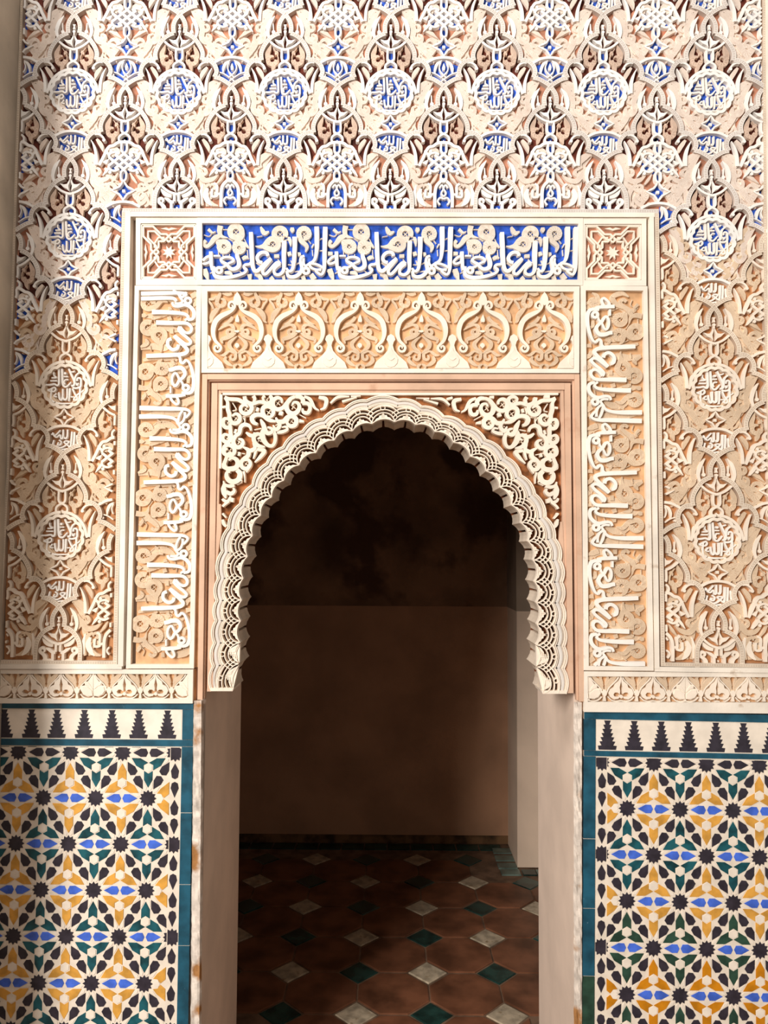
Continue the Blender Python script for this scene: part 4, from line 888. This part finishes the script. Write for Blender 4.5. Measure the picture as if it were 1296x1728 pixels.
# ------------------------------------------------------------------ spandrels
def s7(*a): return [(x / 8.1 + 360, y / 8.1 + 655) for x, y in a]
def s8(*a): return [(x / 11.52 + 360, y / 11.52 + 760) for x, y in a]
SPR = [
 (s7((150, 112), (215, 142), (330, 150), (400, 185), (475, 195), (520, 255), (492, 322), (430, 345), (372, 310), (372, 252), (420, 222), (468, 250)), [4, 6, 6, 6.5, 6.5, 6.8, 6.8, 6.6, 6, 5, 3]),
 (s7((150, 125), (188, 185), (190, 280), (212, 350), (215, 410), (245, 462), (300, 475), (350, 440), (352, 375), (300, 345), (250, 378)), [4, 5, 6, 6.5, 6.8, 6.8, 6.8, 6.4, 6, 5, 3]),
 (s7((225, 478), (210, 530), (150, 525), (125, 465), (150, 412), (205, 425), (212, 465)), [5, 6, 6.4, 6.4, 6, 4, 3]), (s7((228, 510), (228, 600), (238, 680), (200, 730), (142, 722), (120, 672), (150, 628), (205, 645), (205, 685)), [5, 6, 6.4, 6.4, 6.4, 6, 5.5, 4, 3]),
 (s7((128, 860), (150, 792), (210, 772), (275, 812), (278, 880), (222, 922), (160, 905), (145, 850), (190, 822)), [6, 6.4, 6.4, 6.4, 6.4, 6.4, 6, 5, 3]),
 (s7((510, 575), (490, 515), (425, 492), (370, 525), (348, 610), (298, 650), (265, 722), (292, 790), (352, 802), (400, 752), (385, 700), (335, 690)), [3, 5.5, 6.4, 6.8, 6.4, 6, 6.4, 6.8, 6.8, 6.2, 5, 3]),
 (s7((420, 105), (432, 160), (482, 195), (545, 205), (620, 182), (690, 190), (745, 208), (792, 165), (778, 108), (720, 92), (672, 125), (690, 170)), [6, 6.4, 6, 5.6, 5.2, 6, 6.4, 6.4, 6, 5.5, 4.5, 3]), (s7((540, 100), (560, 140), (545, 195)), [6, 5, 4]),
 (s7((930, 195), (925, 145), (870, 125), (815, 165), (815, 240), (872, 285), (945, 262), (998, 200), (1050, 140), (1115, 110)), [3, 5, 6.4, 6.6, 6.6, 6.6, 6, 6, 6, 5]),
 (s7((1050, 145), (1000, 210), (1005, 292), (1062, 342), (1130, 330), (1172, 262), (1152, 198), (1098, 188), (1075, 225)), [6, 7, 7.6, 7.8, 7.6, 7, 6, 4.5, 3]),
 (s7((1115, 112), (1180, 112), (1222, 152), (1212, 205)), [5, 6.5, 7, 6]), (s7((1212, 200), (1290, 205), (1320, 260), (1290, 330), (1225, 320), (1215, 270)), [6, 6, 6, 6, 6, 3]),
 (s7((850, 450), (760, 430), (695, 380), (668, 320), (680, 262), (740, 240), (800, 272), (815, 332), (780, 385), (722, 380)), [3, 6, 7, 7, 7, 7, 6.4, 6.4, 5, 3]),
 (s7((600, 488), (545, 465), (522, 405), (570, 362), (645, 362), (705, 395), (760, 430)), [4, 7, 7.4, 7, 6.4, 5, 3]),
 (s7((640, 420), (680, 500), (700, 560), (735, 612), (795, 595), (790, 545), (735, 530)), [2.5, 7, 7.4, 7, 6, 4.5, 3]), (s7((775, 535), (835, 620), (838, 720), (800, 782), (735, 770), (680, 700), (665, 620), (690, 560)), [3, 6, 6, 5, 6, 8, 9, 7]),
 (s7((655, 645), (605, 620), (550, 655), (555, 725), (610, 782), (700, 800)), [4, 6.4, 6.8, 6.8, 6, 2.5]), (s7((690, 700), (650, 670), (600, 690)), [7, 4.5, 2.5]),
 (s7((850, 395), (878, 448), (955, 450), (1010, 395), (1080, 378), (1132, 430), (1110, 500), (1042, 512), (1002, 462), (1030, 412)), [2.5, 7, 7.5, 7.5, 7.5, 7.4, 7, 6.6, 5, 3]), (s7((895, 460), (900, 515), (850, 565), (812, 500)), [6, 6.5, 6, 2]),
 (s7((440, 600), (500, 640), (550, 640), (560, 600)), [3, 6, 6, 4]), (s7((548, 740), (562, 815), (500, 850), (440, 820), (400, 800)), [5, 6, 6.8, 6, 2.5]), (s7((480, 850), (468, 920), (410, 965), (372, 1020), (395, 1085), (460, 1092), (500, 1030), (470, 975), (415, 985)), [7.5, 7, 6.4, 6.4, 6.4, 6.4, 6, 5, 3]),
 (s8((255, 105), (232, 180), (205, 260), (240, 340), (330, 355), (430, 330), (470, 245), (430, 165), (350, 140), (290, 190)), [5, 6, 6, 7, 8, 8, 8, 7, 5, 3]), (s8((180, -20), (195, 48), (252, 84), (318, 58), (345, 110)), [5, 6, 6, 6, 6]),
 (s8((450, 375), (510, 450), (480, 560), (395, 605), (300, 585), (248, 500), (262, 415), (320, 420)), [7, 8.4, 8.4, 8.4, 8, 7.5, 6, 3]), (s8((470, 520), (520, 565), (548, 600)), [6, 4, 1])]
SPB = [(s8((185, 590), (210, 660), (300, 690), (400, 670)), [2, 5, 6, 6]), (s8((195, 640), (190, 760), (212, 860), (232, 930)), [3, 9, 9, 2]), (s8((240, 800), (330, 840), (398, 780), (375, 725)), [6, 7, 6, 3]), (s8((150, 880), (180, 960), (270, 985), (325, 890)), [3, 5, 5, 3]),
 (s8((290, 980), (170, 1090), (158, 1200), (238, 1310)), [5, 4, 4, 2]), (s8((160, 1320), (195, 1430), (240, 1480)), [3, 6, 4]), (s8((322, 955), (385, 965)), [7, 7]), (s8((580, 400), (600, 520), (600, 620)), [4, 2, 1]), (s8((620, 400), (690, 360)), [6, 2]),
 (s7((865, 600), (940, 590), (1005, 560), (985, 520), (930, 530)), [5, 6, 5, 4, 2]), (s7((590, 830), (690, 850), (640, 930), (560, 1010)), [5, 7, 6, 2]), (s7((580, 830), (560, 900), (540, 960)), [5, 4, 2]), (s7((280, 580), (310, 590)), [7, 8]), (s7((580, 280), (615, 290)), [7, 6]), (s7((895, 325), (945, 345)), [8, 6]),
 (s7((330, 890), (365, 900)), [7, 6]), (s7((1170, 440), (1235, 450)), [6, 3]), (s7((225, 95), (300, 95)), [5, 5]), (s7((135, 235), (140, 265)), [6, 6]), (s7((990, 95), (1050, 95)), [5, 4]), (s8((180, 245), (180, 330), (225, 350)), [4, 4, 3])]
def za5(*a): return [(x / 4.05 + 340, y / 4.05 + 620) for x, y in a]
SPB += [(za5((700, 195), (740, 215), (770, 270), (800, 290)), [4, 6, 5, 2]), (za5((800, 200), (850, 215), (840, 270), (810, 285)), [5, 7, 6, 2]), (za5((880, 240), (930, 200), (1010, 195)), [3, 5, 2]), (za5((960, 230), (1060, 200)), [4, 2]), (za5((860, 190), (900, 200)), [4, 4]), (za5((1020, 195), (1110, 190)), [3, 1])]
STEM = [s7((250, 190), (300, 280), (250, 300)), s7((380, 370), (420, 440), (400, 480)), s7((390, 380), (490, 370)), s7((550, 560), (650, 540)), s7((560, 230), (540, 330)), s7((840, 500), (880, 480)), s8((470, 340), (560, 420), (620, 380)), s7((1150, 340), (1260, 400)), s7((420, 340), (420, 440)), s8((440, 660), (540, 610)), s7((300, 870), (420, 890))]
def inside_arch(x, y):           # true where the arch itself stands
    best = None
    for i in range(NL):
        a, c_ = OU[i], OU[i + 1]
        if min(a[0], c_[0]) - .01 <= x <= max(a[0], c_[0]) + .01 and y < 960:
            t = (x - a[0]) / ((c_[0] - a[0]) or 1e-6); yy = a[1] + (c_[1] - a[1]) * t - 6
            if best is None or yy < best: best = yy
    return best is not None and y > best
class SB(MB):
    def rib(s, pts, w=3, h=9, h0=0, closed=False, sm=True, step=2.2, slope=.35):
        if s.pre: pts = [s.pre(*p) for p in pts]
        P = smooth(pts, step, closed); n = len(P); keep = []; run = []
        ws = w if isinstance(w, (list, tuple)) else [w, w]
        pre, s.pre = s.pre, None
        def wd(i): t = i / max(1, n - 1) * (len(ws) - 1); k = min(int(t), len(ws) - 2) if len(ws) > 1 else 0; return ws[k] + (ws[k + 1] - ws[k]) * (t - k) if len(ws) > 1 else ws[0]
        for i in range(n + 1):
            ok = i < n and not inside_arch(P[i][0] if P[i][0] < 656 else P[i][0], P[i][1]) and s.x0 <= P[i][0] <= s.x1 and P[i][1] >= 667
            if ok: run.append(i)
            else:
                if len(run) > 1: MB.rib(s, [P[k] for k in run], [wd(k) for k in run], h, h0, False, False, step, slope)
                run = []
        s.pre = pre
for side in (0, 1):
    t = thing('carved_spandrel', 'openwork spandrel of curling leaf scrolls at the upper %s of the door arch' % ('left' if side == 0 else 'right'), 'spandrel', group='arch spandrels')
    tr = (lambda x, y: (x, y)) if side == 0 else (lambda x, y: (1316.5 - x, y + 1.5 + (x - 373) * .01))
    def sb():
        b = SB(pl); b.x0, b.x1 = (374, 656) if side == 0 else (656, 943); b.pre = tr; return b
    for i, (pts, w_) in enumerate(SPR):
        b = sb(); b.rib(pts, [q_ * 1.04 for q_ in w_], 5 + .12 * (i % 5), -7, slope=.25)
        if b.fc: link('scroll_leaf', b.mesh('scroll_leaf', RIDGE), t)
    for x_, y_ in ((430, 270), (295, 400), (182, 462), (172, 678), (205, 850), (340, 725), (715, 150), (870, 192), (1085, 242), (745, 320), (740, 572), (612, 700), (1055, 440), (430, 1025)):
        c_ = s7((x_, y_))[0]
        for dx, dy, hh in ((4, 3, 0), (3, -4, -.6)):
            b = sb(); b.rib([(c_[0] - dx, c_[1] - dy), (c_[0] + dx, c_[1] + dy)], 1.1, hh, -7)
            if b.fc: link('stem', b.mesh('stem', RIDGE), t)
    for pts, w_ in SPB:
        b = sb(); b.rib(pts, w_, 4.6, -7)
        if b.fc: link('leaf', b.mesh('leaf', RIDGE), t)
    for pts in STEM:
        b = sb(); b.rib(pts, 1.4, 1.5, -7)
        if b.fc: link('stem', b.mesh('stem', RIDGE), t)
# ------------------------------------------------------------------ fleur frieze
def zf(*a): return [((x - 320) / 6.48, (y - 50) / 6.48) for x, y in a]
FL = zf((320, 46), (345, 95), (388, 130), (398, 165), (440, 188), (458, 232), (438, 275), (398, 298), (350, 290), (335, 266), (362, 270), (394, 266), (406, 244), (390, 222), (360, 222), (334, 240), (330, 208), (336, 165), (322, 100))
LO = zf((320, 46), (355, 95), (382, 132), (420, 135), (412, 175), (468, 185), (458, 232), (430, 278), (380, 300), (322, 292))
for side, cs, y0f, lab in ((0, [(-3, 'L'), (50, 'F'), (102.8, 'F'), (157, 'L'), (209.7, 'F'), (262.5, 'F'), (316.7, 'L')], lambda x: 1137.5, 'left'), (1, [(994, 'L'), (1048.5, 'F'), (1102.7, 'F'), (1156.8, 'L'), (1211, 'F'), (1263.8, 'F'), (1317, 'L')], lambda x: 1142 + (x - 1000) * .006, 'right')):
    t = thing('palmette_frieze', 'narrow cream frieze of lilies and lotus blossoms above the %s tile dado' % lab, 'frieze', group='palmette friezes')
    wallplate('ground', ((-30, 1129, 327, 1187) if side == 0 else (985, 1133, 1330, 1202)), GROUND, t)
    BX = (-30, 317.5, 1137, 1179) if side == 0 else (992, 1330, 1141.5, 1184.5)
    def fb(part, ax, fn, m=RIDGE):
        b = MB(pl, BX); b.pre = lambda x, y: (ax + x, y0f(ax) + y); fn(b)
        if b.fc: link(part, b.mesh(part, m), t)
    for ax, kd in cs:
        for s_ in (1, -1):
            if kd == 'F': fb('lily', ax, lambda b: b.fill([(s_ * x, y) for x, y in FL], 8, 0, .15))
            else:
                fb('lotus', ax, lambda b: b.fill([(s_ * x, y) for x, y in LO], 7.4, 0, .3))
                fb('lotus_petal', ax, lambda b: b.fill([(s_ * x, y) for x, y in zf((322, 290), (330, 230), (380, 190), (440, 190), (450, 232), (425, 272), (380, 292))], 8.8, 7, .6))
                fb('lotus_petal', ax, lambda b: b.fill([(s_ * x, y) for x, y in zf((322, 215), (352, 165), (375, 140), (412, 142), (404, 172), (372, 184), (335, 215))], 8.4, 7, .4))
        fb('knob', ax, lambda b: (b.disc(0, 33.5, 3.2, 8.5) if kd == 'F' else b.disc(0, 39, 2, 8)))
        fb('hoop', ax, lambda b: b.rib([(-22, 34), (-16, 39.6), (-8, 41.5), (0, 40.5), (8, 41.5), (16, 39.6), (22, 34)], 1.8, 7.5))
        m_ = 26.6
        fb('bulb', ax, lambda b: b.fill([(m_ - 2, 22), (m_ + 2, 22), (m_ + 4.6, 27), (m_ + 3.6, 31), (m_ + 1.5, 33.5), (m_ + 2.6, 41.8), (m_ - 2.6, 41.8), (m_ - 1.5, 33.5), (m_ - 3.6, 31), (m_ - 4.6, 27)], 8))
        for s_ in (1, -1):
            fb('fan_leaf', ax, lambda b: b.rib([(m_ + s_ * 2, 23), (m_ + s_ * 6, 14), (m_ + s_ * 13, 6), (m_ + s_ * 20, 0)], [2.5, 6, 8, 3], 6), LEAF)
            fb('fan_leaf', ax, lambda b: b.rib([(m_ + s_ * 2.5, 16), (m_ + s_ * 5, 8), (m_ + s_ * 6, 2), (m_ + s_ * 3, -1)], [2.5, 4.5, 4, 2], 5.6), LEAF)
            fb('ogee_line', ax, lambda b: b.rib([(m_ + s_ * 4, 27), (m_ + s_ * 7, 20), (m_ + s_ * 14, 12.5), (m_ + s_ * 21, 5.5), (m_ + s_ * 25, -1)], 1.7, 7.4))
    if side == 0: frame(t, [(-40, 1129.5), (326, 1130), (325, 1187), (-40, 1187)], [(-30, 1137), (317.5, 1137.5), (317, 1179), (-30, 1179)], 8.5)
    else: frame(t, [(985.5, 1133), (1345, 1136), (1345, 1204.5), (985.5, 1201.5)], [(992, 1141.5), (1335, 1143), (1335, 1186), (992, 1184.5)], 8.5)
# ------------------------------------------------------------------ tile dados
def rotp(p, a): return (p[0] * cos(a) - p[1] * sin(a), p[0] * sin(a) + p[1] * cos(a))
def g0(P, k=.985):
    cx = sum(p[0] for p in P) / len(P); cy = sum(p[1] for p in P) / len(P); return [(cx + (p[0] - cx) * k, cy + (p[1] - cy) * k) for p in P]
STAR = [((.172 if i % 2 == 0 else .128) * cos(i * pi / 12), (.172 if i % 2 == 0 else .128) * sin(i * pi / 12)) for i in range(24)]
PET = [(.193, 0), (.345, .086), (.455, .083), (.495, 0), (.455, -.083), (.345, -.086)]
ARM = [(.381, 0), (.232, .087), (.05, .087), (.1, 0), (.05, -.087), (.232, -.087)]
HEX = [(.09 * cos(radians(90 + 60 * i)), .09 * sin(radians(90 + 60 * i))) for i in range(6)]
RAY = [(.15, 0), (.205, .033), (.325, .004), (.325, -.004), (.205, -.033)]
def dado(side):
    lab = 'left' if side == 0 else 'right'
    t = thing('tile_dado', 'mosaic tile dado of twelve-pointed stars %s of the doorway, %s' % (lab, 'shaded along its left edge' if side == 0 else 'deeper amber tiles low down'), 'tile dado', group='star mosaic dados')
    if side == 0:
        A, B_, R4 = (158.2, 1349.2), (247, 1349.2), (159, 1664)
        xr = pl(302, 1262)[0]; xo = pl(322.5, 1190)[0]; lim = (-1.35, (pl(302.5, 1262)[0] + pl(297.5, 1700)[0]) / 2)
    else:
        A, B_, R4 = (1150.4, 1368.8), (1240.2, 1370), (1148.8, 1684.8)
    a, b_, r4 = pl(*A), pl(*B_), pl(*R4)
    L = b_[0] - a[0]; RH = (a[1] - r4[1]) / 4
    # frame of the dado: local x to the right, y downward, origin at star A; the right dado leans a little
    tilt = 0 if side == 0 else radians(.75)
    ct, st = cos(tilt), sin(tilt)
    sy_ = RH / (L * .8660254)
    def fm(x, y): x, y = x, y; return (a[0] + x * ct - y * st, a[1] - (x * st + y * ct))
    def inv(px, py):
        X, Z = pl(px, py); dx, dy = X - a[0], -(Z - a[1]); return (dx * ct + dy * st, -dx * st + dy * ct)
    if side == 0:
        x0, x1 = -1.0, (inv(302.5, 1262)[0] + inv(297.5, 1700)[0]) / 2; y0 = inv(200, 1262.5)[1]; teal0, teal1 = inv(200, 1187)[1], (inv(322, 1200)[0] + inv(319, 1700)[0]) / 2
        my0, my1 = inv(200, 1198.5)[1], inv(200, 1249)[1]; X0, X1 = XS - a[0] + .001, teal1
    else:
        x0, x1 = (inv(1008, 1280)[0] + inv(1005.5, 1720)[0]) / 2, 1.0; y0 = inv(1100, 1281.5)[1]; teal0, teal1 = inv(1100, 1203.8)[1], (inv(987.5, 1210)[0] + inv(984, 1710)[0]) / 2
        my0, my1 = inv(1100, 1217.5)[1], inv(1100, 1270)[1]; X0, X1 = teal1, .62
    YB = a[1] - .004 if True else 0; yb = min((a[1] - .003), 9)
    bk = MB(fm); bk.base = 0
    def pc(name, poly, m, h, h0=-8, label=None, bx_=None):
        if bx_: poly = shclip(poly, bx_)
        if len(poly) < 3: return
        b = MB(fm); b.fill(poly, h, h0, .0009); o = link(name, b.mesh(name, m), t)
        if label: o['label'] = label
    def rc(xa, ya, xb, yb_): return [(xa, ya), (xb, ya), (xb, yb_), (xa, yb_)]
    # cream bedding, then teal bands
    pc('bedding', rc(X0, teal0, X1, yb), TGROUT, 0)
    e = .0
    tz = 1.6
    pc('teal_band', rc(X0, teal0, X1, my0 - .001), TEAL, tz)
    pc('teal_band', rc(X0, my1 + .001, X1, y0 - .003), TEAL, tz)
    sx0, sx1 = (x1 + .0015, X1) if side == 0 else (X0, x0 - .0015)
    k = 0; yy = my0
    ys = [my0 - .001, my1 + .001]
    pc('teal_band', rc(sx0, my0 - .001, sx1, my1 + .001), TEAL, tz - .1); 
    yy = y0 - .003
    while yy < yb - .01:
        y2 = min(yy + random.uniform(.16, .24), yb); pc('teal_band', rc(sx0, yy + .0006, sx1, y2), TGRN2 if (side == 1 and yy > inv(1000, 1590)[1]) else TEAL, tz); yy = y2
    # merlons
    cxs = [-12, 3, 49.5, 92.5, 139, 186, 231.5, 280] if side == 0 else [1027, 1072.5, 1118.5, 1164.5, 1211, 1258, 1305]
    hh = my1 - my0 - .002; px = L / 88.6
    for c_ in cxs:
        if c_ == -12: continue
        xc, _ = inv(c_, 1225 if side == 0 else 1245)
        lv = [(5.6, 3.2), (7.2, 4.2), (8.8, 5.6), (10.4, 7.0), (12.2, 8.6), (13.8, 10.2), (16.2, 14.8)]
        R = []
        for i, (o_, n_) in enumerate(lv): R += [(o_, i / 7), (n_, (i + .93) / 7)]
        poly = [(xc + x * px, my0 + .0015 + y * hh) for x, y in R] + [(xc - x * px, my0 + .0015 + y * hh) for x, y in reversed(R)]
        pc('merlon_tile', shclip(poly, (x0, x1, -9, 9)), TBLACK, .9)
    pc('merlon_ground', rc(x0 if side else X0, my0, x1, my1), TWHT, .35)
    # border column of small pieces along the door side
    bw = .062 * L * 2.0 / .124 * .124
    cb = x1 - .115 * L if side == 0 else x0 + .115 * L    # axis of the border column
    inx0, inx1 = (X0, x1 - .215 * L) if side == 0 else (x0 + .215 * L, X1)
    BXI = (inx0, inx1, y0, yb); BXA = (X0 if side == 0 else x0, x1 if side == 0 else X1, y0, yb)
    cut = inv(1100, 1592)[1]
    n_ray = 0
    jr = range(-2, 7)
    for j in range(-1, 8):
        for i in range(-4, 5):
            ox, oy = (i + (.5 if j % 2 else 0)) * L, j * RH
            if ox < X0 - L or ox > X1 + L or oy > yb + L: continue
            def T(P, cx=0, cy=0, rot=0): return [(ox + (cx + q_[0]) * L, oy + (cy + q_[1]) * L * sy_) for q_ in [rotp(p, rot) for p in P]]
            old = side == 1 and oy > cut
            pc('star_tile', T(g0(STAR)), TBLACK, .9, bx_=BXA if False else BXI)
            for r in range(12): pc('ray_tile', T(RAY, rot=radians(15 + 30 * r)), TWHT, .7, bx_=BXI)
            for r in (0, 60, 120):
                a_ = radians(r); m = TBLU if r == 0 else TBLACK; e2 = (cos(a_), sin(a_))
                if r == 0 and j == -1: m = TBLACK
                ec = ox + .5 * L * e2[0]
                if r == 0 and j % 2 == 0 and ((side == 0 and ec > inx1 - .2 * L) or (side == 1 and ec < inx0 + .2 * L)): continue
                for P, rot, c_ in ((PET, a_, (0, 0)), (PET, a_ + pi, (cos(a_), sin(a_)))): pc('petal_tile', T(g0(P), c_[0], c_[1], rot) if False else [(ox + (c_[0] + q_[0]) * L, oy + (c_[1] + q_[1]) * L * sy_) for q_ in [rotp(p, rot) for p in g0(P)]], m, .9, bx_=BXI)
            # triangles right of this star: below (down) and above (up) the horizontal edge
            if j % 2 == 0:
                for sg in ((1,) if side == 0 and inx1 - .6 * L < ox < inx1 else (-1,) if side == 1 and inx0 < ox < inx0 + .6 * L else ()):
                    for v_ in (1, -1):
                        pc('arm_tile', [(ox + sg * x * L, oy + v_ * y * L * sy_) for x, y in ((.165, -.094), (.235, -.19), (.45, -.35), (.45, -.12), (.31, -.008), (.245, -.085))], TYEL2 if old else TYEL, .93, bx_=BXI)
                    pc('hexagon_tile', [(ox + sg * (.235 + 1.0 * p_[1]) * L, oy + p_[0] * L * sy_) for p_ in g0(HEX, .8)], TWHT, .9, bx_=BXI)
            col = (TYEL2 if old else TYEL) if j % 2 == 0 else (TGRN2 if (side == 1 and oy > cut - .02) else TGRN)
            for up in (1, -1):
                cx, cy = .5, up * .288675
                if j % 2 == 0 and ((side == 0 and ox + cx * L > inx1 - .15 * L) or (side == 1 and ox + cx * L < inx0 + .15 * L)): continue
                for q_ in range(3):
                    rot = radians((90 if up > 0 else -90) + 120 * q_)
                    pc('arm_tile', [(ox + (cx + p_[0]) * L, oy + (cy + p_[1]) * L * sy_) for p_ in [rotp(p, rot) for p in g0(ARM)]], col, .9, bx_=BXI)
                pc('hexagon_tile', [(ox + (cx + p_[0]) * L, oy + (cy + p_[1]) * L * sy_) for p_ in g0(HEX)], TWHT, .9, bx_=BXI)
    # border column
    j0 = -1
    BXC = (cb - .09 * L, x1, y0, yb) if side == 0 else (x0, cb + .09 * L, y0, yb)
    for j in range(-1, 8, 1):
        oy = j * RH
        has = (j % 2 != 0)
        if has:
            P = [(cb + p[0] * L * 1.0, oy + p[1] * L * sy_) for p in STAR]; pc('star_tile', P, TBLACK, .92, bx_=BXC)
            for tv in (.36, .70, 1.06, 1.40):
                dr = 1 if tv in (.36, 1.06) else -1
                Q = [(0, -.165 * dr), (.082, -.02), (.06, .12 * dr), (0, .15 * dr), (-.06, .12 * dr), (-.082, -.02)]
                pc('petal_tile', [(cb + p[0] * L, oy + (p[1] + tv) * L * sy_ * .985) for p in Q], TBLACK, .92, bx_=BXC)
    return t
dado(0); dado(1)
# ------------------------------------------------------------------ worn plaster arrises beside the door
def arris(name, pts, label):
    t = thing(name, label, 'plaster edge', group='worn plaster edges'); rnd = random.Random(len(pts))
    (xa, ya), (xb_, yb_) = pts; n = 60; v = []; f = []
    wl = 9.2 if xa < 600 else 7
    for i in range(n + 1):
        s_ = i / n; x = xa + (xb_ - xa) * s_; y = ya + (yb_ - ya) * s_
        for k, off in enumerate((-1, -.6, -.15, .35, .75, 1)):
            X, Z = pl(x + off * wl + (rnd.uniform(-.7, .7) if abs(off) == 1 else 0), y)
            h = .004 + rnd.uniform(0, .004) if abs(off) < 1 else -.004
            v.append((X, -h, Z))
    for i in range(n):
        for k in range(5): a = i * 6 + k; f.append((a, a + 1, a + 7, a + 6))
    me = bpy.data.meshes.new('edge'); me.from_pydata(v, [], f); me.materials.append(BROKEN); me.update(); link('plaster_strip', me, t)
    return t
arris('worn_plaster_edge', [(332, 1183), (328, 1745)], 'crumbling plaster edge between the left tile dado and the door jamb')
arris('worn_plaster_edge', [(977.5, 1186), (978, 1745)], 'crumbling plaster edge between the door jamb and the right tile dado')
